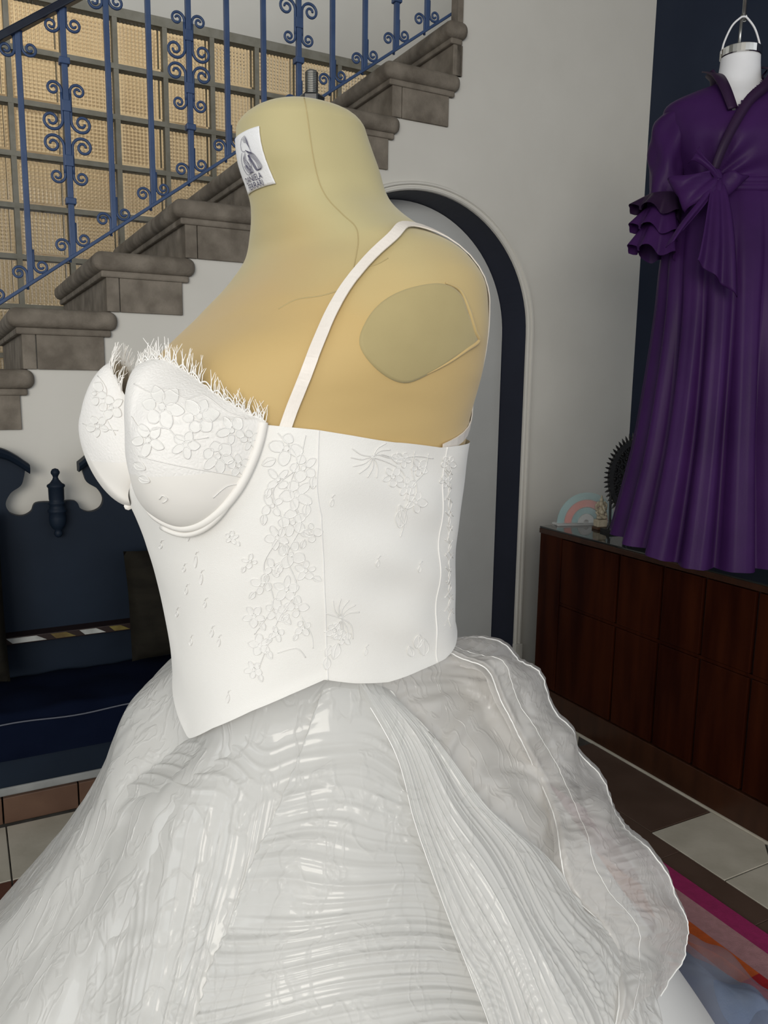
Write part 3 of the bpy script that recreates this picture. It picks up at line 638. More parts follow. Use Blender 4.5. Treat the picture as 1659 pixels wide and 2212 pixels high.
def ribbon(mb, path, width, nrm, thick=0.002, wid2=None):
    P = np.asarray(path); k = len(P); t = np.gradient(P, axis=0); t /= np.linalg.norm(t, axis=1)[:, None]
    nrm = np.broadcast_to(np.asarray(nrm, float), P.shape); s_ = np.cross(t, nrm); s_ /= np.linalg.norm(s_, axis=1)[:, None]; n2 = np.cross(s_, t)
    w_ = np.broadcast_to(np.asarray(width, float), (k,))[:, None]
    R_ = np.stack([P - s_ * w_, P - s_ * w_ + n2 * thick, P + s_ * w_ + n2 * thick, P + s_ * w_], 1)
    o = len(mb.v); mb.grid(R_, closed_u=True); mb.f += [(o, o + 1, o + 2, o + 3), tuple(o + 4 * (k - 1) + q for q in range(4))]
    return mb
fwd = np.array([0, -1.0, 0])
lpL = spline([G(-0.078, 0.02, 0.835), G(-0.080, -0.058, 0.800), G(-0.074, -0.100, 0.755), G(-0.060, -0.123, 0.700)], 20)
lpR = spline([G(0.070, 0.02, 0.850), G(0.064, -0.060, 0.812), G(0.030, -0.106, 0.766), G(-0.020, -0.128, 0.722), G(-0.060, -0.144, 0.660), G(-0.088, -0.149, 0.60), G(-0.102, -0.140, 0.548)], 34)
obj('lapel', ribbon(MB(), lpR, np.linspace(0.016, 0.010, len(lpR)), fwd, 0.004), M['purpledk'], gw, smooth=True)
obj('lapel', ribbon(MB(), lpL, np.linspace(0.016, 0.012, len(lpL)), fwd, 0.004), M['purpledk'], gw, smooth=True)
# standing collar behind the neck
cr = []
for t in np.linspace(-0.35, PI + 0.35, 40):
    cr.append([G(0.064 * math.cos(t), 0.060 * math.sin(t) + 0.012, 0.792), G(0.068 * math.cos(t), 0.064 * math.sin(t) + 0.018, 0.825), G(0.078 * math.cos(t), 0.074 * math.sin(t) + 0.022, 0.855 - 0.02 * abs(math.cos(t)))])
o = obj('collar', MB().grid(np.array(cr)), M['purpledk'], gw, smooth=True); sm = o.modifiers.new('thick', 'SOLIDIFY'); sm.thickness = 0.003
# skirt with deep folds
SK = [(0.515, 0.137, 0.117), (0.48, 0.152, 0.130), (0.44, 0.158, 0.142), (0.36, 0.166, 0.158), (0.20, 0.165, 0.175), (0.02, 0.171, 0.190), (-0.16, 0.187, 0.205), (-0.32, 0.214, 0.225), (-0.545, 0.258, 0.25)]
sz = [g[0] for g in SK]; nz_ = 110; rows = []
for j in range(nz_):
    tt = j / (nz_ - 1)
    hem = -0.462 - 0.020 * np.clip(-np.sin(ths), -0.4, 1) + 0.06 * np.clip(-np.cos(ths) - 0.6, 0, 1)
    z = 0.515 + (hem - 0.515) * tt
    w_, d_ = profile_interp(sz, [g[1] for g in SK], z), profile_interp(sz, [g[2] for g in SK], z)
    am = 0.02 + 0.23 * sstep(tt * 1.5)
    f1 = np.abs(np.sin(ths * 7.5 + 0.6 + 0.5 * np.sin(ths * 2))) ** 0.8 - 0.55
    f2 = 0.35 * np.sin(ths * 23 + 3 * np.sin(ths * 3)) * (1 - 0.5 * tt)
    k_ = 1 + am * (f1 + f2 * 0.5)
    rows.append(np.stack([GX + w_ * k_ * np.cos(ths), GYc + d_ * k_ * np.sin(ths), z + H + 0 * ths], 1))
obj('skirt', MB().grid(np.array(rows), closed_u=True), M['purple'], gw, smooth=True)
# waist sash
rows = []
for z, o_ in ((0.540, 0.003), (0.536, 0.009), (0.526, 0.008), (0.523, 0.005), (0.519, 0.009), (0.508, 0.010), (0.503, 0.004)):
    w_, d_ = profile_interp(gz, [g[1] for g in GB], np.array([z]))[0] + o_, profile_interp(gz, [g[2] for g in GB], np.array([z]))[0] + o_
    rows.append(np.stack([GX + w_ * np.cos(ths), GYc + d_ * np.sin(ths), 0 * ths + z + H + 0.002 * np.sin(ths * 5)], 1))
obj('sash', MB().grid(np.array(rows), closed_u=True), M['purple'], gw, smooth=True)
# sleeves and tiered cuffs (the far sleeve mirrors the near one)
for s_ in (-1, 1):
    pth = spline([(0.130, 0.02, 0.755), (0.160, 0.01, 0.710), (0.178, 0.0, 0.64), (0.184, -0.012, 0.56), (0.188, -0.02, 0.48), (0.186, -0.025, 0.44)], 40)
    rad = np.interp(np.linspace(0, 1, 40), [0, 0.15, 0.4, 0.8, 1], [0.045, 0.056, 0.046, 0.037, 0.037])
    rows = []
    for (x, y, z), r in zip(pth, rad):
        t = np.linspace(0, 2 * PI, 28, endpoint=False); rr = r * (1 + 0.10 * np.sin(3 * t + z * 30) + 0.06 * np.sin(5 * t - z * 50))
        rows.append(np.stack([GX + s_ * (x + rr * np.cos(t)), GYc + y + rr * 1.1 * np.sin(t), z + H - 0.25 * rr * np.cos(t)], 1))
    sl = obj('sleeve', MB().grid(np.array(rows), closed_u=True), M['purple'], gw, smooth=True)
    for zt, zb_, r0, r1 in ((0.512, 0.458, 0.040, 0.068), (0.480, 0.408, 0.040, 0.066), (0.440, 0.352, 0.040, 0.066)):
        rows = []
        for q in np.linspace(0, 1, 10):
            t = np.linspace(0, 2 * PI, 64, endpoint=False); r = r0 + (r1 - r0) * q ** 0.8
            rr = r * (1 + 0.16 * q * np.sign(np.sin(6 * t)) * np.abs(np.sin(6 * t)) ** 0.6 + 0.05 * q * np.sin(15 * t))
            rows.append(np.stack([GX + s_ * (0.190 + 0.010 * q + rr * np.cos(t)), GYc - 0.022 + rr * np.sin(t), 0 * t + zt + (zb_ - zt) * q + H + 0.010 * q * np.sin(6 * t + 1) + 0.02 * q * np.cos(t)], 1))
        cfm = obj('cuff_frill', MB().grid(np.array(rows), closed_u=True), M['purpledk'] if zt > 0.5 else M['purple'], sl, smooth=True)
# bow
KP = G(-0.098, -0.150, 0.522)
bw = thing  # (bow pieces are parts of the gown)
obj('bow_knot', MB().ellipsoid(KP, (0.016, 0, 0.004), (0, 0.014, 0), (-0.004, 0, 0.026), 16, 12), M['purple'], gw, smooth=True)
def loop(cx, cz, lx, lz, tilt, sgn):
    rows = []
    for t in np.linspace(0.12, 2 * PI - 0.12, 36):
        rr = []
        for w_ in np.linspace(-1, 1, 9):
            r = 0.5 - 0.5 * math.cos(t)
            x = sgn * lx * r * (1 + 0.08 * w_); z = lz * w_ * (0.30 + 0.70 * r ** 0.7) + 0.004 * math.sin(6 * w_ + 3 * t); y = -0.020 * math.sin(t) - 0.006 * math.cos(4 * w_ + 2 * t)
            rr.append(KP + np.array([x * math.cos(tilt) - z * math.sin(tilt) * sgn, y, x * math.sin(tilt) * sgn + z * math.cos(tilt)]))
        rows.append(rr)
    o = obj('bow_loop', MB().grid(np.array(rows)), M['purple'], gw, smooth=True); s2 = o.modifiers.new('thick', 'SOLIDIFY'); s2.thickness = 0.002
loop(0, 0, 0.105, 0.046, -0.38, -1); loop(0, 0, 0.052, 0.060, -0.75, 1)
def tail(path, w0, w1, nf, diag):
    P = spline(path, 30); rows = []
    for i, p in enumerate(P):
        q = i / 29; w_ = w0 + (w1 - w0) * q ** 0.8
        rows.append([KP + np.array([p[0] + w_ * s_, p[1] - 0.010 * q * math.cos(nf * s_ * 3 + 1.0), p[1] * 0 + p[2] + diag * s_ * q ** 3]) for s_ in np.linspace(-1, 1, 25)])
    o = obj('bow_tail', MB().grid(np.array(rows)), M['purple'], gw, smooth=True); s2 = o.modifiers.new('thick', 'SOLIDIFY'); s2.thickness = 0.002
tail([(0, -0.01, -0.01), (-0.006, -0.045, -0.08), (-0.010, -0.070, -0.17), (-0.012, -0.080, -0.255)], 0.012, 0.056, 2.4, -0.045)
tail([(0, -0.012, -0.005), (-0.045, -0.035, -0.065), (-0.090, -0.050, -0.12), (-0.118, -0.055, -0.160)], 0.010, 0.016, 1.0, 0.018)
tail([(0.0, -0.012, 0.0), (-0.022, -0.02, 0.022), (-0.05, -0.012, 0.048), (-0.06, 0.0, 0.06)], 0.008, 0.014, 1.0, 0.02)

# ================================================================== RUG AND TULLE
rg = thing('striped_rug', 'woven rug with magenta mauve orange and red stripes', 'rug', W(1.3, 0.9, ZF))
def stripe(a0, a1, b0, b1, c, dz=0.0): obj('stripe', MB().abox(a0, a1, b0, b1, ZF, ZF + 0.007 + dz), M['rug_' + c], rg)
stripe(1.541, 1.60, 0.0, 1.9, 'magenta'); stripe(1.471, 1.541, 0.0, 1.9, 'mauve')
stripe(1.405, 1.471, 0.985, 1.9, 'orange'); stripe(1.405, 1.471, 0.0, 0.985, 'red')
stripe(1.335, 1.405, 0.0, 1.9, 'mauve'); stripe(1.265, 1.335, 0.0, 1.9, 'magenta'); stripe(1.1, 1.265, 0.0, 1.9, 'orange')
def heap(name, c, ra, rb2, h, mt, seed, parent=None, edge=0.0):
    rng = random.Random(seed); ph = [rng.uniform(0, 6) for _ in range(8)]; rows = []
    for j in range(46):
        q = j / 45; row = []
        for i in range(120):
            t = 2 * PI * i / 120
            R_ = q * (1 + 0.05 * math.sin(5 * t + ph[0]) + 0.04 * math.sin(9 * t + ph[1]))
            a, b = ra * R_ * math.cos(t), rb2 * R_ * math.sin(t)
            z = h * (1 - q ** 1.6) + h * 0.22 * (1 - q ** 4) * (math.sin(26 * a + ph[2] + 8 * b) + math.sin(31 * b + ph[3] - 11 * a) + 0.8 * math.sin(52 * a - 37 * b + ph[4])) * 0.5
            row.append(W(c[0] + a, c[1] + b, ZF + 0.009 + edge + max(0, z)))
        rows.append(row)
    mb = MB().grid(np.array(rows), closed_u=True)
    return mb
tl_ = thing('tulle_heap', 'blue grey tulle heaped on the striped rug beside the white skirt', 'fabric', W(1.20, 0.95, ZF + 0.008))
obj('tulle_layer', heap('tulle', (1.275, 0.93), 0.135, 0.26, 0.09, None, 3), M['tulle_blue'], tl_, smooth=True)
obj('tulle_veil', heap('tulle', (1.28, 0.93), 0.165, 0.31, 0.105, None, 5, edge=0.003), M['tulle_veil'], tl_, smooth=True)

# ================================================================== DRESS FORM
PHI = math.radians(35)
FV = np.array([-math.cos(PHI), -math.sin(PHI), 0]); LV = np.array([math.sin(PHI), -math.cos(PHI), 0])
OB = np.array([-0.075, 0.88, H])
BZs = [.335,.32,.28,.22,.18,.155,.135,.11,.07,.02,-.04,-.10,-.17,-.24,-.31,-.38,-.48]
BCF = [0.021,0.0253,0.0235,0.0102,-0.006,-0.0196,-0.0344,-0.0383,-0.0247,-0.0014,0.0093,0.0205,0.0164,0.0069,-0.0002,0.0037,-0.0013]
BHF = [0.0526,0.0499,0.0565,0.0702,0.0701,0.077,0.089,0.1075,0.1327,0.1602,0.1633,0.1722,0.1626,0.1561,0.1555,0.1458,0.1332]
BW = [0.0552,0.0597,0.0631,0.0673,0.0793,0.1123,0.1466,0.1699,0.1834,0.1839,0.1694,0.159,0.1501,0.1411,0.1397,0.1477,0.1678]
NE = 2.3
def local(f, l, z): return OB + np.multiply.outer(f, FV) + np.multiply.outer(l, LV) + np.multiply.outer(z, ez)
def to_local(p): d = np.asarray(p) - OB; return d @ FV, d @ LV, d[..., 2]
def body(th, z, off=0.0, bump=True):
    th, z = np.broadcast_arrays(np.asarray(th, float), np.asarray(z, float))
    cf, hf, w_ = (profile_interp(BZs, v, z) for v in (BCF, BHF, BW))
    ct = np.sign(np.cos(th)) * np.abs(np.cos(th)) ** (2 / NE); s_ = np.sign(np.sin(th)) * np.abs(np.sin(th)) ** (2 / NE)
    a = cf + (hf + off) * ct; b = (w_ + off) * s_
    if bump: a = a + 0.048 * np.exp(-((np.abs(b) - 0.080) / 0.045) ** 2 - ((z + 0.058) / 0.046) ** 2) * (ct > 0)
    return OB + a[..., None] * FV + b[..., None] * LV + z[..., None] * ez
def th_of(p):
    f, l, z = to_local(p); cf, hf, w_ = (float(profile_interp(BZs, v, np.array([z]))[0]) for v in (BCF, BHF, BW))
    x, y = (f - cf) / hf, l / w_
    return math.atan2(math.copysign(abs(y) ** (NE / 2), y), math.copysign(abs(x) ** (NE / 2), x))
TH = np.linspace(-PI, PI, 160, endpoint=False); ZB = np.concatenate([np.linspace(0.252, 0.10, 80), np.linspace(0.097, -0.47, 130)])
Pb = body(TH[None, :], ZB[:, None], -0.022 * sstep((-0.235 - ZB[:, None]) / 0.04))
# rounded neck top
cap = []
NTF, NTZ = 0.0185, 0.252
for q, dz in ((0.03, 0.0300), (0.15, 0.0285), (0.30, 0.0262), (0.45, 0.0236), (0.60, 0.0205), (0.72, 0.0175), (0.81, 0.0145), (0.88, 0.0112), (0.935, 0.0076), (0.972, 0.0042), (0.992, 0.0018)):
    c_ = OB + NTF * FV + NTZ * ez
    ring = Pb[0]; cap.append(c_ + (ring - c_) * q + ez * dz)
Pall = np.concatenate([np.array(cap), Pb]); 
df = thing('dress_form', 'padded mustard dress form with a tall neck and bolt on top', 'mannequin', (OB[0], OB[1], 0))
bmb_ = MB().grid(Pall, closed_u=True); bmb_.f.append(tuple(range(len(TH)))); bmb_.f.append(tuple(range(len(bmb_.v) - len(TH), len(bmb_.v))))
bobj = obj('body', bmb_, M['jersey'], df, smooth=True)
def bvh_of(mbs):
    V, F_ = [], []
    for b_ in mbs:
        o = len(V); V += b_.v; F_ += [tuple(i + o for i in f) for f in b_.f]
    return BVHTree.FromPolygons(V, F_)
BODY = bvh_of([bmb_])
BODY0 = bvh_of([MB().grid(body(TH[None, :], ZB[:, None]), closed_u=True)])
def hit(tree, u, v):
    r = ray(u, v); h = tree.ray_cast(Vector(CAM), Vector(r / np.linalg.norm(r)))
    return (np.array(h[0]), np.array(h[1]) if np.dot(h[1], r) < 0 else -np.array(h[1])) if h[0] is not None else (None, None)
def drape(tree, px, off, n=None):
    out = []
    for u, v in (spline(px, n) if n else px):
        p, nn = hit(tree, u, v)
        if p is not None: out.append(p + nn * off)
    return np.array(out)
# bolt and nut
nb = OB + (NTF - 0.012) * FV + (NTZ + 0.0265) * ez
obj('nut', MB().lathe(nb, [(0.0125, -0.003), (0.0135, 0.0), (0.0135, 0.0085), (0.0115, 0.0105), (0.009, 0.011)], 6), M['blacknut'], df, bevel=0.001)
pr = []
for i in range(14): pr += [(0.0058, 0.009 + i * 0.0017), (0.0069, 0.0098 + i * 0.0017)]
pr += [(0.0058, 0.0335), (0.004, 0.0345)]
obj('threaded_bolt', MB().lathe(nb, pr, 20), M['steel'], df)
# seams, creases
def seam(px, r, n, mt='jerseyseam', name='seam', parent=df):
    P = drape(BODY, px, r * 0.3, n); 
    if len(P) > 2: return obj(name, MB().tube(P, r, 5), M[mt], parent, smooth=True)
seam([(657, 212), (664, 250), (672, 310), (681, 360), (692, 400), (710, 432), (742, 465), (768, 490), (774, 520), (768, 560), (757, 610)], 0.0005, 60)
seam([(602, 668), (640, 648), (690, 640), (720, 632), (742, 624)], 0.0006, 30, name='crease')
seam([(757, 604), (780, 580), (812, 572), (838, 558)], 0.0006, 30, name='crease')
# arm plate under the jersey
ol = spline([(776, 745), (792, 690), (830, 648), (885, 622), (950, 612), (992, 632), (1012, 680), (1031, 735), (985, 770), (935, 803), (872, 828), (815, 800)], 72, closed=True)
cc = ol.mean(0); rows = []
for q in (1.0, 0.985, 0.93, 0.7, 0.4, 0.1):
    row = []
    for u, v in ol:
        p, nn = hit(BODY, cc[0] + (u - cc[0]) * q, cc[1] + (v - cc[1]) * q)
        row.append(p + nn * (-0.0005 if q == 1 else 0.0016 if q > 0.95 else 0.0018))
    rows.append(row)
pm = MB().grid(np.array(rows), closed_u=True); pm.f.append(tuple(range(len(pm.v) - 72, len(pm.v))))
obj('arm_plate', pm, M['plate'], df, smooth=True)['label'] = 'greenish oval arm plate under the jersey cover'
rim = drape(BODY, [(962, 612), (992, 628), (1010, 668), (1024, 715), (1031, 736), (1004, 757), (965, 784), (920, 808)], 0.001, 50)
obj('plate_rim', MB().tube(rim, np.interp(np.linspace(0, 1, len(rim)), [0, .3, .6, 1], [0.001, 0.0022, 0.0024, 0.0008]), 6), M['jersey'], df, smooth=True)
# printed tag on the neck: label coordinates x in [-1,1] across, y in [0,1] down
tr_, _n = hit(BODY, 572, 335); TT = th_of(tr_) if tr_ is not None else 0.6
zt_, _n = hit(BODY, 566, 272); zb2, _n = hit(BODY, 578, 402)
ZT, ZBt = zt_[2] - H, zb2[2] - H
def tagpt(x, y, off):
    x = np.asarray(x, float); y = np.asarray(y, float)
    return body(TT * x, ZT + (ZBt - ZT) * y + 0.0 * x, off)
gx, gy = np.meshgrid(np.linspace(-1, 1, 28), np.linspace(0, 1, 20))
edge = 0.004 * np.sin(gy * 40) * (np.abs(gx) > 0.98)
tg = obj('maker_tag', MB().grid(tagpt(gx + edge, gy, 0.0014)), M['tag'], df, smooth=True); tg['label'] = 'white printed cloth tag sewn on the neck'
so = tg.modifiers.new('thick', 'SOLIDIFY'); so.thickness = 0.0008; so.offset = 1
def tagtext(s, yc, h):
    cu_ = bpy.data.curves.new('t', 'FONT'); cu_.body = s; cu_.align_x = 'CENTER'; cu_.size = 1.0
    to = bpy.data.objects.new('t', cu_); COL.objects.link(to); bpy.context.view_layer.update()
    me = to.evaluated_get(bpy.context.evaluated_depsgraph_get()).to_mesh()
    bm = bmesh.new(); bm.from_mesh(me); bmesh.ops.triangulate(bm, faces=bm.faces)
    bmesh.ops.subdivide_edges(bm, edges=[e for e in bm.edges if e.calc_length() > 0.25], cuts=1)
    V = np.array([v.co for v in bm.verts]); Fs = [tuple(v.index for v in f.verts) for f in bm.faces]; bm.free()
    to.to_mesh_clear(); bpy.data.objects.remove(to); bpy.data.curves.remove(cu_)
    asp = 0.040 / 0.075
    X = V[:, 0] * 0.26; Y = yc - V[:, 1] * 0.15
    mb = MB(); mb.add(tagpt(X, Y, 0.0026), Fs); return mb
ly = obj('lettering', tagtext('DANIELA', 0.865, 0.095), M['ink'], tg); ly['label'] = 'dark lettering DANIELA'
ly2 = obj('lettering', tagtext('FERRARI', 0.985, 0.095), M['ink'], tg); ly2['label'] = 'dark lettering FERRARI'
em = MB()
def stroke(pts, r=0.00020, n=24):
    P = spline(pts, n); em.tube(tagpt(P[:, 0], P[:, 1], 0.0026), r, 4)
# line drawing: a long-haired figure seen from behind
for i in range(5): stroke([(-0.02 + 0.02 * i, 0.12 + 0.02 * i), (0.16 + 0.01 * i, 0.10 + 0.03 * i), (0.28 + 0.02 * i, 0.20 + 0.035 * i), (0.34 + 0.02 * i, 0.32 + 0.03 * i)])
for i in range(5): stroke([(0.10 + 0.03 * i, 0.34 + 0.01 * i), (0.30 + 0.06 * i, 0.46), (0.50 + 0.055 * i, 0.58 + 0.01 * i), (0.52 + 0.05 * i, 0.70), (0.36 + 0.03 * i, 0.72), (0.26 + 0.03 * i, 0.60), (0.16 + 0.02 * i, 0.44)])
stroke([(-0.02, 0.12), (-0.12, 0.22), (-0.10, 0.32), (0.05, 0.36), (0.10, 0.34)])
for i in range(4): stroke([(0.04 - 0.04 * i, 0.38 + 0.02 * i), (0.02 - 0.05 * i, 0.52), (0.14 - 0.06 * i, 0.64), (0.20 - 0.06 * i, 0.73), (0.06 - 0.05 * i, 0.70), (-0.06 - 0.05 * i, 0.58)])
stroke([(-0.12, 0.36), (-0.28, 0.48), (-0.30, 0.62), (-0.18, 0.73), (0.02, 0.74)])
stroke([(0.0, 0.50), (0.10, 0.60), (0.06, 0.68)]); stroke([(0.16, 0.50), (0.20, 0.60), (0.15, 0.68)])
obj('emblem', em, M['ink'], tg)['label'] = 'fine line drawing of a long-haired figure'
# stand inside the skirt
obj('stand_pole', MB().tube([(OB[0], OB[1], 0.03), (OB[0], OB[1], H - 0.46)], 0.018, 12), M['blackpole'], df, smooth=True)
obj('stand_base', MB().lathe((OB[0], OB[1], 0), [(0.19, 0.0), (0.19, 0.012), (0.03, 0.035), (0.02, 0.05)], 32), M['blackpole'], df, smooth=True)

# ================================================================== WEDDING DRESS
wdn = thing('wedding_dress', 'white corset ball gown with lace bodice and pleated organza skirt on the dress form', 'dress', (OB[0], OB[1], 0))
OFF = 0.005
def edge_curve(px, head, tail_):
    T_ = []
    for u, v in px:
        p, nn = hit(BODY0, u, v)
        if p is not None: T_.append((abs(th_of(p)), p[2] - H))
    T_ = sorted(head + T_ + tail_); A_ = np.array(T_)
    return lambda th: np.interp(np.abs(th), A_[:, 0], A_[:, 1])
zlow = edge_curve([(470, 1568), (550, 1530), (630, 1495), (700, 1463), (760, 1470), (830, 1468), (900, 1445), (950, 1422)], [(0.0, -0.374)], [(PI, -0.262)])
ztop = edge_curve([(590, 917), (690, 928), (760, 940), (850, 955), (940, 966)], [(0.0, -0.085), (0.35, -0.075)], [(PI, -0.062)])
def th_px(u, v): return th_of(hit(BODY0, u, v)[0])
def seam_curve(px):
    A_ = np.array([(v, th_px(u, v)) for u, v in px]); q = (A_[:, 0] - A_[0, 0]) / (A_[-1, 0] - A_[0, 0])
    return np.interp(np.linspace(0, 1, 110), q, A_[:, 1])
S1 = seam_curve([(690, 935), (691, 1000), (693, 1100), (696, 1200), (699, 1300), (702, 1380), (705, 1450)])
S2 = seam_curve([(950, 980), (948, 1040), (944, 1120), (940, 1200), (935, 1290), (930, 1350), (934, 1400)])
panels = []
def wrap(t): return (t + PI) % (2 * PI) - PI
def bodice_pts(ta, tb, n):          # ta, tb: angles of the two bounding seams from top to hem
    x = np.linspace(0, 1, n); q = np.linspace(0, 1, 110)
    th = ta[:, None] + (tb - ta)[:, None] * x[None, :]
    zt, zl = ztop(wrap(th[0])), zlow(wrap(th[-1])); z = zt[None, :] + (zl - zt)[None, :] * q[:, None]
    th = wrap(th)
    wr_ = 0.0022 * np.sin(z * 95 + np.abs(th) * 7) * np.exp(-((np.abs(th) - 1.75) / 0.45) ** 2) + 0.0006 * np.sin(z * 60 - np.abs(th) * 9)
    pk = 0.0012 * np.exp(-((q[:, None] - 1.0) / 0.03) ** 2)
    return th, z, OFF + wr_ + pk
for ta, tb, n in ((-S1, S1, 110), (S1, S2, 80), (-S2, -S1, 80), (S2, 2 * PI - S2, 70)):
    mb = MB().grid(body(*bodice_pts(ta, tb, n)))
    panels.append(mb); o = obj('bodice_panel', mb, M['pique'], wdn, smooth=True)
for t in (S1, S2, -S1, -S2):
    th, z, of = bodice_pts(t, t, 2)
    obj('seam_piping', MB().tube(body(th[:, 0], z[:, 0], of[:, 0] + 0.0002), 0.0008, 6), M['cord'], wdn, smooth=True)
# cups ------------------------------------------------------------------
def ray_l(u, v, l):                  # point of a pixel's ray at lateral position l on the form
    r = ray(u, v); kk = (l - (CAM - OB) @ LV) / (r @ LV); return np.array(to_local(CAM + r * kk))
wire_px = [(575, 912), (565, 955), (547, 1003), (520, 1053), (482, 1098), (440, 1126), (398, 1130), (350, 1106)]
wire = []
for u, v in wire_px:
    p, nn = hit(BODY, u, v); wire.append(np.array(to_local(p + nn * 0.006)))
wire += [np.array([0.200, 0.030, -0.112]), np.array([0.196, 0.010, -0.085])]
topE = [np.array([0.192, 0.008, -0.045]), np.array([0.205, 0.022, -0.012]), ray_l(300, 792, 0.042), ray_l(345, 776, 0.062)] + [np.array(to_local(hit(BODY, u, v)[0] + hit(BODY, u, v)[1] * o_)) for u, v, o_ in ((425, 822, 0.016), (485, 866, 0.010), (545, 897, 0.006))]
print('TOPE', [t.round(3).tolist() for t in topE], 'WIRE', [t.round(3).tolist() for t in wire])
rimL = spline(np.array(wire + topE), 120, closed=True)
C0 = rimL.mean(0); AP = np.array([0.231, 0.084, -0.052])
SS = np.concatenate([np.linspace(0, 0.9, 34), np.linspace(0.92, 0.995, 5)])
def cup_ring(s_):
    sn, cs = math.sin(s_ * PI / 2), math.cos(s_ * PI / 2)
    lat = (C0 + (AP - C0) * sn * sn)[1:] + (rimL - C0)[:, 1:] * cs
    f = rimL[:, 0] + (AP[0] - rimL[:, 0]) * sn ** 1.15
    return np.concatenate([f[:, None], lat], 1)
dome = np.array([cup_ring(s_) for s_ in SS])
wl = np.array(wire); wl = spline(wl, 60)[:54]
cup_mbs = []
def l2w(P, side): return OB + P[..., 0:1] * FV + P[..., 1:2] * LV * side + P[..., 2:3] * ez
for side in (1, -1):
    mb = MB().grid(l2w(dome, side), closed_u=True); k0 = len(mb.v) - 120; mb.f.append(tuple(range(k0, k0 + 120)))
    cup_mbs.append(mb)
    cp_ = thing('x', None, None, (0, 0, 0)); COL.objects.unlink(cp_); bpy.data.objects.remove(cp_)
    me = mb.mesh('cup', True, tri=True)
    bm = bmesh.new(); bm.from_mesh(me)
    pn = np.array([0, 0, 1.0]) + FV * 0.10
    bmesh.ops.bisect_plane(bm, geom=bm.verts[:] + bm.edges[:] + bm.faces[:], plane_co=Vector(local(0.225, 0, -0.083)), plane_no=Vector(pn))
    up_, lo_ = MB(), MB()
    for f in bm.faces:
        c = f.calc_center_median(); t_ = up_ if (np.array(c) - local(0.225, 0, -0.083)) @ pn > 0 else lo_
        t_.add([v.co[:] for v in f.verts], [tuple(range(len(f.verts)))])
    bm.free()
    objs = []
    for nm, t_, mt in (('cup_upper', up_, 'cupcloth'), ('cup_lower', lo_, 'cupcloth_low')):
        me2 = bpy.data.meshes.new(nm); me2.from_pydata(t_.v, [], t_.f); b2 = bmesh.new(); b2.from_mesh(me2); bmesh.ops.remove_doubles(b2, verts=b2.verts, dist=1e-5); bmesh.ops.recalc_face_normals(b2, faces=b2.faces); b2.to_mesh(me2); b2.free()
        me2.polygons.foreach_set('use_smooth', [True] * len(me2.polygons)); objs.append(put(nm, me2, M[mt], wdn))
    wl_ = wl if side == 1 else wl[:44]
    obj('underwire_casing', MB().tube(l2w(wl_ + np.array([0.002, 0, 0]), side), 0.0042, 8), M['cupcloth_low'], wdn, smooth=True)
    w2 = wl.copy(); cen = wl.mean(0); w2[:, 1] += (wl[:, 1] - cen[1]) / 0.07 * 0.010; w2[:, 2] -= 0.008 * np.clip((cen[2] - wl[:, 2]) / 0.04, 0, 1); 
    obj('underwire_casing', MB().tube(np.array([body(th_of(p), p[2] - H, OFF + 0.0035) for p in l2w(w2[:44 if side == 1 else 34], side)]), 0.0030, 8), M['cupcloth_low'], wdn, smooth=True)
    # lash lace along the upper edge
    te = spline(np.array(topE[1:] + [wire[0]]), 170); rng = random.Random(11 + side)
    mb2 = MB(); outd = l2w(AP - C0, side) - OB; outd /= np.linalg.norm(outd)
    for i in range(2, 168):
        if (i // 7) % 3 == 2 and rng.random() < 0.75: continue
        for rep in range(1):
            p = l2w(te[i] + np.array([rng.uniform(-.001, .001), rng.uniform(-.001, .001), 0]), side); L_ = rng.uniform(0.009, 0.021) * (1 if i < 110 else 0.75)
            tdir = l2w(te[min(i + 2, 169)], side) - l2w(te[i - 2], side); tdir /= np.linalg.norm(tdir)
            d = ez * 1.0 - outd * rng.uniform(0.0, 0.35) + tdir * rng.uniform(-0.35, 0.25); d /= np.linalg.norm(d)
            c2 = tdir * rng.uniform(-0.006, 0.001) - outd * rng.uniform(-0.001, 0.004)
            mb2.tube([p - ez * 0.002, p + d * L_ * 0.5, p + d * L_ + c2], [0.00042, 0.00036, 0.0002], 3, cap=False)
    fr_ = obj('lash_fringe', mb2, M['lash'], objs[0]); fr_['kind'] = 'stuff'
    mb3 = MB()
    for i in range(0, 160, 9):        # scalloped lace border
        arc_ = []
        for q in np.linspace(0, 1, 12):
            j_ = min(169, i + int(q * 9)); arc_.append(l2w(te[j_] + np.array([0.0012, 0, -0.001 + 0.0055 * math.sin(PI * q)]), side))
        mb3.tube(arc_, 0.0007, 4)
        mb3.tube([a_ - ez * 0.003 for a_ in arc_], 0.0005, 4)
    sc_ = obj('scallop_border', mb3, M['cord'], objs[0]); sc_['kind'] = 'stuff'
DRESS = bvh_of(panels + cup_mbs)
# centre gore piece between the cups
gp = np.array([[local(0.188 + 0.010 * (1 - abs(x)), 0.020 * x, z) for x in np.linspace(-1, 1, 7)] for z in np.linspace(-0.045, -0.115, 10)])
obj('centre_gore', MB().grid(gp), M['pique'], wdn, smooth=True)

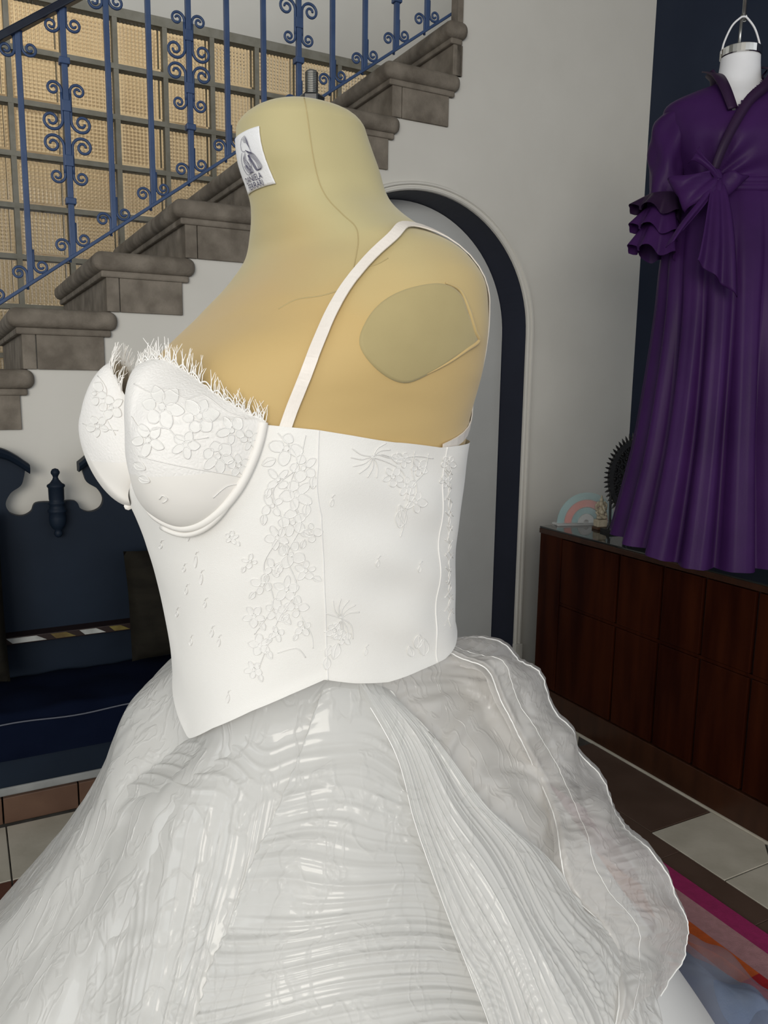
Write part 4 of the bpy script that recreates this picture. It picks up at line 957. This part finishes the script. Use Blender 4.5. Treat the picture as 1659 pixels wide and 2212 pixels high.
# lace appliqué: corded motifs laid on bodice and cup --------------------
def lace_object(name, jobs, parent=wdn, r=0.00050):
    mb, fill = MB(), MB()
    for kind, *a in jobs:
        if kind == 'line':
            P = drape(DRESS, a[0], 0.0005, a[1] if len(a) > 1 else 26)
            if len(P) > 3: mb.tube(P, r, 4)
        elif kind == 'loop':
            pts = spline(a[0], 26, closed=True); c = pts.mean(0)
            H_ = [hit(DRESS, *p) for p in pts]
            if any(h[0] is None for h in H_): continue
            P = np.array([h[0] + h[1] * 0.0005 for h in H_]); mb.tube(P, r, 4, closed=True)
            hc = hit(DRESS, *c)
            if hc[0] is not None:
                o = len(fill.v); fill.add([p - (p - np.array(hc[0])) * 0.02 for p in P] + [hc[0] + hc[1] * 0.0005], [(i, (i + 1) % 26, 26) for i in range(26)])
    ob_ = obj(name, mb, M['cord'], parent, smooth=True)
    if fill.v: obj('lace_fill', fill, M['lacefill'], ob_, smooth=True)
    return ob_
rg_ = random.Random(5)
def flower(u, v, s, rot_, n=5):
    J = []
    for i in range(n):
        a = rot_ + 2 * PI * i / n; c = np.array([u + s * 0.62 * math.cos(a), v + s * 0.62 * math.sin(a)])
        ax, ay = np.array([math.cos(a), math.sin(a)]), np.array([-math.sin(a), math.cos(a)])
        ks = rg_.uniform(0.7, 1.2); kw = rg_.uniform(0.7, 1.15)
        J.append(('loop', [c + ax * s * ks * 0.42 * math.cos(t) * (1 + 0.10 * math.cos(3 * t)) + ay * s * kw * 0.36 * math.sin(t) * (1 + 0.12 * math.sin(2 * t + i)) for t in np.linspace(0, 2 * PI, 9, endpoint=False)]))
    J.append(('loop', [(u + s * 0.17 * math.cos(t), v + s * 0.17 * math.sin(t)) for t in np.linspace(0, 2 * PI, 7, endpoint=False)]))
    return J
def leaf(u, v, L_, ang, w_=0.32):
    ax, ay = np.array([math.cos(ang), math.sin(ang)]), np.array([-math.sin(ang), math.cos(ang)]); c = np.array([u, v])
    return [('loop', [c + ax * L_ * q + ay * w_ * L_ * s_ for q, s_ in ((0, 0), (0.25, 0.8), (0.6, 0.9), (1, 0), (0.6, -0.9), (0.25, -0.8))]), ('line', [c, c + ax * L_ * 0.5 + ay * 2, c + ax * L_ * 0.9], 10)]
def spray(u, v, L_, ang, n=5):
    J = []
    for i in range(n):
        a = ang + (i - (n - 1) / 2) * 0.42; J.append(('line', [(u, v), (u + L_ * 0.5 * math.cos(a), v + L_ * 0.5 * math.sin(a)), (u + L_ * math.cos(a + 0.25), v + L_ * math.sin(a + 0.25))], 14))
    return J
casc = [(618, 968, 34, .2), (655, 1010, 30, .9), (600, 1035, 26, .4), (640, 1068, 32, 1.3), (588, 1092, 26, .1), (632, 1128, 30, .7), (672, 1150, 22, .2), (598, 1160, 24, 1.0), (628, 1196, 30, .3), (660, 1232, 22, .8),
        (590, 1226, 20, .5), (618, 1272, 26, .1), (566, 1262, 22, .9), (596, 1318, 24, .6), (640, 1310, 24, .2), (548, 1330, 22, .4), (654, 1356, 18, .7), (562, 1392, 22, .1), (598, 1368, 16, .5), (548, 1446, 18, .3), (540, 1212, 16, .6), (500, 1160, 14, .2)]
jobs = []
for i, (u, v, s_, r_) in enumerate(casc):
    jobs += flower(u, v, s_, r_ + i, 4 + i % 2)
    if i % 2: jobs += leaf(u + s_ * 0.7, v + s_ * 0.6, s_ * 0.9, 0.9 + rg_.uniform(-.5, .8))
    else: jobs += leaf(u - s_ * 0.7, v + s_ * 0.7, s_ * 0.9, 2.2 + rg_.uniform(-.6, .6))
jobs += [('line', [(600, 935), (640, 990), (625, 1060), (650, 1130), (620, 1200), (640, 1270), (600, 1340), (560, 1440)], 90), ('line', [(660, 940), (640, 1010), (590, 1060), (610, 1140), (570, 1220), (590, 1300), (550, 1370)], 80),
         ('line', [(650, 1330), (672, 1370), (676, 1400)], 14), ('line', [(600, 1410), (640, 1400), (660, 1420)], 14)]
lace_object('lace_cascade', jobs)
jobs = []
jobs += spray(805, 985, 48, 2.2, 6) + spray(805, 985, 40, -0.6, 3)
jobs += [('line', [(806, 988), (840, 1000), (868, 1018), (880, 1050), (872, 1080)], 30), ('line', [(812, 980), (850, 990), (900, 985), (935, 990)], 30), ('line', [(895, 975), (890, 1020), (900, 1060), (878, 1100), (870, 1140), (864, 1160)], 40), ('line', [(925, 980), (915, 1020), (890, 1050), (880, 1090)], 30)]
jobs += flower(848, 1030, 22, .3) + flower(878, 1050, 20, .9) + flower(897, 1084, 22, .1) + leaf(868, 1100, 40, 1.7) + leaf(862, 1090, 44, 1.3, .2) + flower(905, 1010, 18, .5) + leaf(845, 985, 30, .3) + flower(870, 992, 16, .2)
lace_object('lace_spray', jobs)
jobs = spray(736, 1335, 42, -1.4, 5) + spray(736, 1337, 46, 1.6, 4) + flower(722, 1362, 18, .2) + flower(742, 1378, 16, .8) + leaf(728, 1390, 34, 1.8) + [('line', [(704, 1325), (736, 1335), (758, 1350), (762, 1380)], 20)] + leaf(706, 1420, 26, 1.6) + leaf(712, 1395, 24, 1.9)
lace_object('lace_spray', jobs)
jobs = []
for y in range(985, 1330, 30): jobs += [('line', [(958 + rg_.uniform(0, 8), y), (970 + rg_.uniform(-4, 6), y + 14), (965 + rg_.uniform(-6, 8), y + 36)], 14), ('line', [(975 + rg_.uniform(-4, 4), y), (968, y + 20), (978 + rg_.uniform(-6, 2), y + 40)], 14)]
lace_object('lace_edging', jobs + flower(968, 1000, 16, .3) + flower(962, 1040, 14, .6))
jobs = leaf(900, 1400, 30, -1.4) + leaf(915, 1415, 36, -1.6) + leaf(890, 1418, 24, -1.9)
lace_object('lace_edging', jobs)
jobs = flower(470, 985, 34, .3, 6) + flower(515, 1005, 24, .8) + flower(350, 880, 44, .2, 6) + flower(430, 900, 38, .9, 6) + flower(320, 950, 34, .5) + flower(400, 960, 28, .1) + flower(500, 930, 30, .4) + flower(540, 950, 22, .7)
jobs += [('line', [(290, 830), (330, 850), (360, 840), (400, 862), (440, 855), (490, 890), (530, 905)], 50), ('line', [(285, 900), (310, 930), (360, 925), (390, 950), (450, 945)], 40), ('line', [(300, 985), (360, 1000), (420, 1012), (480, 1022), (530, 1032)], 40), ('line', [(460, 1075), (490, 1050), (520, 1045)], 12), ('line', [(345, 1078), (352, 1070), (362, 1078), (352, 1086)], 12)]
jobs += leaf(290, 1000, 28, 0.5) + leaf(300, 1030, 26, 0.4)
lace_object('lace_cup_motif', jobs)
jobs = flower(205, 850, 26, .2) + flower(240, 880, 26, .7) + flower(212, 920, 24, .4) + [('line', [(200, 800), (230, 840), (225, 890), (250, 940)], 24), ('line', [(180, 915), (215, 925), (255, 930)], 16)]
lace_object('lace_cup_motif', jobs)
jobs = []
for u, v, d in ((714, 1078, 16), (813, 1210, 14), (903, 1222, 14), (787, 1402, 13), (404, 1150, 18), (420, 1200, 26), (432, 1240, 22), (400, 1270, 14), (455, 1360, 16), (470, 1380, 16), (345, 1175, 10), (395, 1225, 10), (440, 1300, 12), (490, 1500, 18), (410, 1380, 14), (380, 1320, 12)):
    lace_object('lace_sprig', [('loop', [(u + 4, v), (u + 6, v + d * 0.5), (u + 2, v + d), (u - 1, v + d * 0.5)]), ('line', [(u + 3, v - 3), (u + 5, v - 8), (u + 9, v - 9)], 6)])

# straps ------------------------------------------------------------------
sp_pts = [p for p in drape(BODY, [(616, 925), (632, 880), (652, 832), (672, 782), (694, 730), (722, 670), (756, 615), (800, 562), (850, 515), (895, 491), (925, 492), (955, 506)], 0.0)]
sp_l = [np.array(to_local(p)) for p in sp_pts]
last = sp_l[-1]
sp_l += [np.array([-0.115, 0.130, 0.095]), np.array([-0.145, 0.125, 0.06]), np.array([-0.16, 0.115, 0.015]), np.array([-0.155, 0.100, -0.03])]
p_end = hit(BODY, 952, 960)[0]; sp_l += [np.array(to_local(p_end)) + np.array([0, 0, -0.004])]
for side in (1, -1):
    path = []
    for p in l2w(spline(np.array(sp_l), 110), side):
        near, nn, *_ = BODY.find_nearest(Vector(p)); path.append((np.array(near), np.array(nn)))
        NN = np.array([n_ if (n_ @ (p - (OB + np.array([0, 0, p[2] - H])))) > -0.02 else -n_ for p, n_ in path])
    P = np.array([q_[0] for q_ in path]) + NN * 0.0028
    for _ in range(3): P[1:-1] = 0.25 * P[:-2] + 0.5 * P[1:-1] + 0.25 * P[2:]
    obj('shoulder_strap', ribbon(MB(), P, 0.0053, NN, 0.0012), M['ribbon'], wdn, smooth=False)

# skirt -------------------------------------------------------------------
SZ = [-.27,-.33,-.40,-.48,-.57,-.66,-.76,-.88,-1.02,-1.275]
SS_ = [-0.0191,-0.0088,0.0003,0.0124,0.0162,0.0114,0.0037,0.0021,0.0007,-0.0008]
SR = [0.1413,0.1833,0.227,0.2721,0.3322,0.3998,0.4787,0.5588,0.6128,0.66]
def skirt(th, z, off=0.0):
    th, z = np.broadcast_arrays(np.asarray(th, float), np.asarray(z, float))
    s_, r = profile_interp(SZ, SS_, z), profile_interp(SZ, SR, z) + off
    e = np.cos(th)[..., None] * FV + np.sin(th)[..., None] * LV
    side = 1 + 0.05 * np.exp(-((th + 1.15) / 0.5) ** 2)
    Pf = OB + s_[..., None] * np.array([1.0, 0, 0]) + np.array([0, 0.03, 0]) + (r * side)[..., None] * e * np.array([1, 0.92, 1]) + z[..., None] * ez
    Pb_ = body(th, np.maximum(z, -0.47), -0.004 + np.minimum(off, 0.004), False); Pb_[..., 2] = z + H
    zl = zlow(((th + PI) % (2 * PI)) - PI)
    q = sstep((zl - z + 0.006) / 0.085)
    return Pb_ + (Pf - Pb_) * q[..., None]
ths2 = np.linspace(-PI, PI, 180, endpoint=False); zs = np.linspace(-0.255, ZF + 0.002, 120)
base_mb = MB().grid(skirt(ths2[None, :], zs[:, None], -0.010), closed_u=True)
o = obj('satin_underskirt', base_mb, M['satin'], wdn, smooth=True); o['label'] = 'plain white satin underskirt'
SKB = bvh_of([base_mb])
# organza ring layer over the far side and front
na, nz2 = 420, 300
tha = np.linspace(-2.75, 1.55, na); za = np.linspace(-0.258, ZF + 0.012, nz2)
TA, ZA = np.meshgrid(tha, za)
dep = np.clip((-0.258 - ZA) / 0.5, 0, 1)
crk = 0.0006 * dep ** 0.6 * (np.sin(TA * 55 + ZA * 60 + 2 * np.sin(ZA * 23 + TA * 5)) + 0.6 * np.sin(TA * 34 - ZA * 110 + 1.7 * np.sin(TA * 11)))
fold = 0.007 * dep * np.sin(TA * 13 + 3.0 * np.sin(ZA * 5))
PR = skirt(TA, ZA, 0.004) ; NRM = (np.cos(TA)[..., None] * FV + np.sin(TA)[..., None] * LV) * 0.9 + ez * 0.35
zl_ = zlow(((TA + PI) % (2 * PI)) - PI); am_ = sstep((zl_ - ZA) / 0.05)
PR = PR + NRM * ((crk + fold) * am_)[..., None]
obj('organza_layer', MB().grid(PR), M['organza'], wdn, smooth=True)['label'] = 'crinkled translucent organza outer layer'

def catmull2(C, nu, nv):
    C = np.asarray(C, float); A_ = np.stack([spline(C[:, j], nv) for j in range(C.shape[1])], 1)
    return np.stack([spline(A_[i], nu) for i in range(nv)], 0)
def patch(rows, nu, nv, disp, lift=0.0, ycol=None):
    """rows of (u, v, offset[, distance]) laid on the skirt; a point beside the skirt uses its own distance"""
    C = []
    for r in rows:
        row = []
        for q in r:
            u, v, off = q[:3]; p = None
            if len(q) == 3:
                p, nn = hit(SKB, u, v)
                if p is not None:
                    rr = ray(u, v); p = p - rr / np.linalg.norm(rr) * (off + lift)
            if p is None: p = at_y(u, v, q[3] if len(q) > 3 else 0.86)
            row.append(p)
        C.append(row)
    P = catmull2(C, nu, nv)
    gu, gv = np.gradient(P, axis=1), np.gradient(P, axis=0); n_ = np.cross(gu, gv); n_ /= np.linalg.norm(n_, axis=2)[..., None] + 1e-12
    flip = np.sign(((CAM - P) * n_).sum(2)); n_ *= np.where(flip == 0, 1, flip)[..., None]
    S, T_ = np.meshgrid(np.linspace(0, 1, nu), np.linspace(0, 1, nv))
    return P + n_ * disp(S, T_)[..., None]
def ridge(x, p=1.6): return (0.5 + 0.5 * np.sin(2 * PI * x)) ** p
def crinkle(S, T_, a, b, ph=0.0):
    return np.sin(a * S + 3.1 * np.sin(b * T_ + ph) + ph) * np.sin(b * T_ * 1.7 + 2.3 * np.sin(a * S * 0.4) + 2 * ph)
# right inner panel
E_ = [[(770, 1470, .011), (850, 1458, .011), (920, 1434, .011), (985, 1414, .011)], [(860, 1545, .013), (940, 1510, .013), (1000, 1480, .013), (1055, 1465, .013)], [(945, 1640, .014), (1010, 1600, .014), (1060, 1570, .014), (1100, 1550, .013)],
      [(1020, 1750, .015), (1090, 1710, .015), (1140, 1680, .015), (1172, 1662, .014)], [(1110, 1860, .016), (1170, 1825, .016), (1205, 1800, .016), (1235, 1785, .014)], [(1200, 1980, .014), (1250, 1945, .014), (1285, 1915, .014), (1305, 1890, .014)], [(1260, 2100, .014), (1300, 2060, .014), (1340, 2030, .014), (1370, 2010, .014)]]
def dE(S, T_): return 0.0030 * ridge(T_ * 9 + S * 1.2 + 0.25 * np.sin(5 * S)) * (0.4 + T_) + 0.0022 * crinkle(S, T_, 11, 19, 0.4)
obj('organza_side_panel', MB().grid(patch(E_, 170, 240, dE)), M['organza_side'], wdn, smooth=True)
# front-left drape
B_ = [[(385, 1606, .010), (470, 1571, .010), (550, 1534, .010), (630, 1500, .010), (712, 1472, .010)], [(330, 1652, .014), (430, 1640, .014), (520, 1615, .014), (610, 1580, .013), (698, 1540, .012)], [(262, 1700, .016), (390, 1710, .018), (500, 1700, .018), (600, 1670, .016), (690, 1620, .014)],
      [(213, 1760, .014), (350, 1790, .020), (470, 1790, .020), (575, 1765, .018), (665, 1720, .014)], [(205, 1850, .016), (330, 1880, .022), (445, 1880, .022), (550, 1860, .018), (630, 1830, .014)], [(198, 1960, .018), (310, 1985, .024), (415, 1985, .024), (515, 1970, .020), (595, 1950, .014)],
      [(186, 2080, .020), (290, 2090, .026), (390, 2095, .026), (480, 2085, .020), (560, 2070, .014)], [(165, 2212, .022), (265, 2212, .028), (360, 2212, .028), (450, 2212, .020), (530, 2212, .014)], [(140, 2350, .024), (245, 2350, .03), (340, 2350, .03), (430, 2350, .02), (510, 2350, .014)]]
def thin(x, p=7): return (0.5 + 0.5 * np.cos(2 * PI * x)) ** p
def dB(S, T_):
    q = S * 10 + 0.8 * np.sin(3.1 * S + 1.0) + 0.30 * np.sin(4 * T_ + 3 * S)
    fan = (0.0019 * thin(q, 9) + 0.0011 * thin(q * 1.73 + 0.3, 8)) * sstep((T_ - 0.10) / 0.4) * (0.35 + 0.65 * S) + 0.0022 * np.sin(2 * PI * (S * 3.2 + 0.3 * T_)) * T_
    hz = 0.0026 * thin(T_ * 20 - S * 4.0 + 0.6 * np.sin(6 * S) + 0.3 * np.sin(17 * S), 3) * np.exp(-((T_ - 0.17) / 0.13) ** 2) * (1 - 0.85 * S)
    low = 0.0014 * crinkle(S, T_, 13, 17, 1.1) * (1 - 0.8 * S) * sstep((T_ - 0.25) / 0.2)
    return fan + hz + low - 0.010 * np.exp(-(S / 0.025) ** 2)
PB_ = patch(B_, 300, 420, dB); dB_o = obj('organza_front_drape', MB().grid(PB_), M['organza'], wdn, smooth=True)
def hem(P, r, par):  # thin pale tube standing in for the light caught along organza edges
    obj('edge_highlight', MB().tube(P, r, 5), M['hem'], par, smooth=True)
hem(PB_[20:, 5], 0.0007, dB_o)
# middle panel with ripples across
C_ = [[(700, 1476, .014), (730, 1473, .014), (765, 1476, .014), (800, 1481, .014), (840, 1492, .014)], [(655, 1600, .016), (715, 1590, .018), (775, 1586, .018), (830, 1592, .018), (885, 1610, .016)], [(598, 1740, .018), (690, 1715, .022), (780, 1702, .022), (860, 1706, .020), (930, 1730, .018)],
      [(545, 1850, .020), (660, 1825, .026), (775, 1810, .026), (880, 1815, .022), (975, 1840, .018)], [(495, 1980, .022), (632, 1950, .030), (775, 1932, .030), (905, 1932, .024), (1020, 1962, .018)], [(448, 2090, .024), (610, 2060, .032), (775, 2036, .032), (925, 2036, .026), (1060, 2072, .018)],
      [(413, 2212, .026), (590, 2180, .034), (775, 2150, .034), (945, 2150, .028), (1105, 2190, .018)], [(378, 2350, .028), (570, 2320, .036), (775, 2290, .036), (965, 2290, .03), (1150, 2330, .02)]]
def dC(S, T_):
    w_ = T_ * 24 + 0.9 * np.sin(3 * S + 5 * T_) + 0.14 * np.sin(9 * S + 13 * T_)
    amp = (0.0006 + 0.0020 * T_) * (0.65 + 0.5 * np.sin(7 * S + 11 * T_ + 2 * np.sin(19 * T_)))
    ed = 0.004 * np.sin(T_ * 150 + np.sin(T_ * 31)) * np.exp(-(S / 0.02) ** 2) - 0.012 * np.exp(-(S / 0.012) ** 2)
    return amp * ridge(w_, 2.2) + 0.0007 * T_ * thin(w_ * 1.6 + 0.4, 4) + 0.0030 * T_ * np.sin(2 * PI * (w_ / 5.3 + 0.1 * np.sin(4 * S))) + ed
PC_ = patch(C_, 260, 560, dC); dC_o = obj('organza_rippled_panel', MB().grid(PC_), M['organza'], wdn, smooth=True)
hem(PC_[60:, 2], 0.0008, dC_o)
# right drape: long fan pleats ending in the bustle
D_ = [[(775, 1470, .018), (795, 1474, .018), (812, 1478, .018), (826, 1483, .018), (842, 1490, .018)], [(856, 1620, .024), (880, 1605, .026), (905, 1592, .028), (928, 1590, .028), (946, 1608, .024)], [(895, 1770, .028), (935, 1752, .034), (978, 1737, .036), (1020, 1732, .034), (1058, 1752, .028)],
      [(938, 1900, .030), (995, 1877, .042), (1055, 1857, .046), (1118, 1842, .042), (1182, 1850, .034)], [(985, 2030, .032), (1055, 2010, .050), (1130, 1990, .056), (1197, 1975, .052), (1264, 1962, .044)], [(1020, 2120, .034), (1105, 2105, .055), (1190, 2090, .064), (1270, 2070, .062), (1350, 2040, .055)],
      [(1055, 2212, .036), (1150, 2205, .058), (1245, 2195, .068), (1332, 2170, .068), (1412, 2125, .060)], [(1090, 2330, .036), (1195, 2330, .058), (1295, 2330, .068), (1370, 2310, .068), (1430, 2270, .060)]]
def dD(S, T_):
    ph = S * 9 + 0.9 * np.sin(2.6 * S + 0.6) + 0.28 * np.sin(5 * T_ + 5 * S) + 0.12 * np.sin(14 * T_ + 9 * S)
    a = (0.0017 * thin(ph, 10) + 0.0009 * thin(ph * 1.9 + 0.35, 9) + 0.0034 * np.sin(2 * PI * (S * 2.3 + 0.25 * np.sin(3 * T_)))) * sstep(T_ / 0.25) * (0.5 + 0.8 * T_)
    x = 0.0005 * np.sin(T_ * 190 + 6 * np.sin(S * 23)) * sstep((T_ - 0.45) / 0.3) * (0.5 + 0.5 * np.sin(S * 29 + 7 * T_))
    ed = 0.003 * np.sin(T_ * 60 + 2 * np.sin(T_ * 23)) * np.exp(-((1 - S) / 0.03) ** 2) - 0.010 * np.exp(-((1 - S) / 0.012) ** 2) - 0.012 * np.exp(-(S / 0.012) ** 2)
    return a + x + ed
PD_ = patch(D_, 340, 480, dD); dD_o = obj('organza_fan_drape', MB().grid(PD_), M['organza'], wdn, smooth=True)
hem(PD_[10:, -3], 0.0009, dD_o); hem(PD_[30:, 3], 0.0006, dD_o)
# bustle ruffle along the back
F_ = [[(945, 1400, .01), (965, 1390, .02, .84), (980, 1380, .02, .90), (988, 1372, .02, .96)], [(985, 1420, .012), (1018, 1408, .02, .80), (1043, 1394, .02, .87), (1056, 1386, .02, .94)], [(1052, 1452, .016), (1082, 1436, .02, .76), (1108, 1424, .02, .84), (1128, 1419, .02, .92)],
      [(1086, 1530, .020), (1116, 1506, .03, .73), (1148, 1487, .02, .81), (1172, 1480, .02, .90)], [(1122, 1602, .024), (1158, 1578, .03, .70), (1196, 1558, .02, .78), (1222, 1572, .02, .88)], [(1160, 1682, .028), (1202, 1662, .03, .68), (1246, 1650, .02, .76), (1272, 1645, .02, .86)],
      [(1194, 1772, .032), (1247, 1757, .03, .66), (1302, 1742, .02, .74), (1334, 1754, .02, .84)], [(1204, 1852, .034), (1272, 1842, .03, .64), (1342, 1832, .02, .72), (1388, 1826, .02, .82)], [(1228, 1930, .024), (1306, 1922, .03, .62), (1384, 1907, .02, .70), (1452, 1905, .02, .78)],
      [(1280, 1985, .030), (1362, 1985, .03, .60), (1432, 1976, .02, .67), (1486, 1990, .02, .74)], [(1320, 2060, .034), (1382, 2060, .03, .585), (1432, 2060, .02, .64), (1466, 2068, .02, .70)], [(1330, 2140, .046), (1372, 2140, .03, .57), (1410, 2140, .02, .62), (1434, 2148, .02, .67)], [(1318, 2240, .04), (1350, 2240, .03, .56), (1382, 2240, .02, .60), (1402, 2236, .02, .64)]]
def dF(S, T_):
    q = T_ * 46 + 0.9 * np.sin(11 * T_) + 0.4 * np.sin(3 * S + 19 * T_); r = (0.0003 + 0.0008 * S) * thin(q, 3) * (0.5 + 0.5 * np.sin(9 * S + 23 * T_)) + 0.0034 * np.sin(2 * PI * (T_ * 6.5 + 0.35 * np.sin(4 * S + 7 * T_))) * (0.25 + S) + 0.0020 * crinkle(S, T_, 6, 17, 0.9) + 0.0007 * crinkle(S, T_, 19, 61, 2.2)
    return r + 0.005 * np.exp(-((S - 0.10) / 0.07) ** 2) - 0.010 * np.exp(-(S / 0.035) ** 2)
F2 = []
for r_ in F_:
    p, nn = hit(SKB, *r_[0][:2]); yi = (p[1] if p is not None else 0.86) - r_[0][2]
    F2.append([(r_[0][0], r_[0][1], 0, yi)] + [(q[0], q[1], 0, yi + dy) for q, dy in zip(r_[1:], (0.012, 0.050, 0.105))])
F_ = F2
PF = patch(F_, 170, 460, dF)
# outer rim turns under, away from the camera
rimo = PF[:, -1]; back_ = rimo + np.array([0, 0.05, -0.02]); mid_ = rimo + np.array([0.006, 0.02, -0.004])
PF = np.concatenate([PF, mid_[:, None], (mid_[:, None] + back_[:, None]) / 2 - np.array([0.004, 0, 0.004]), back_[:, None] - np.array([0.02, 0, 0.01])], 1)
bu = obj('organza_bustle', MB().grid(PF), M['organza_rim'], wdn, smooth=True); bu['label'] = 'crinkled see-through bustle ruffle'
hem(rimo, 0.0010, bu); hem(PF[:, 8], 0.0009, bu); hem(PF[:, 60] + np.array([0, -0.001, 0.0]), 0.0004, bu)  # last line runs mid-ruffle, an added highlight away from any cut edge
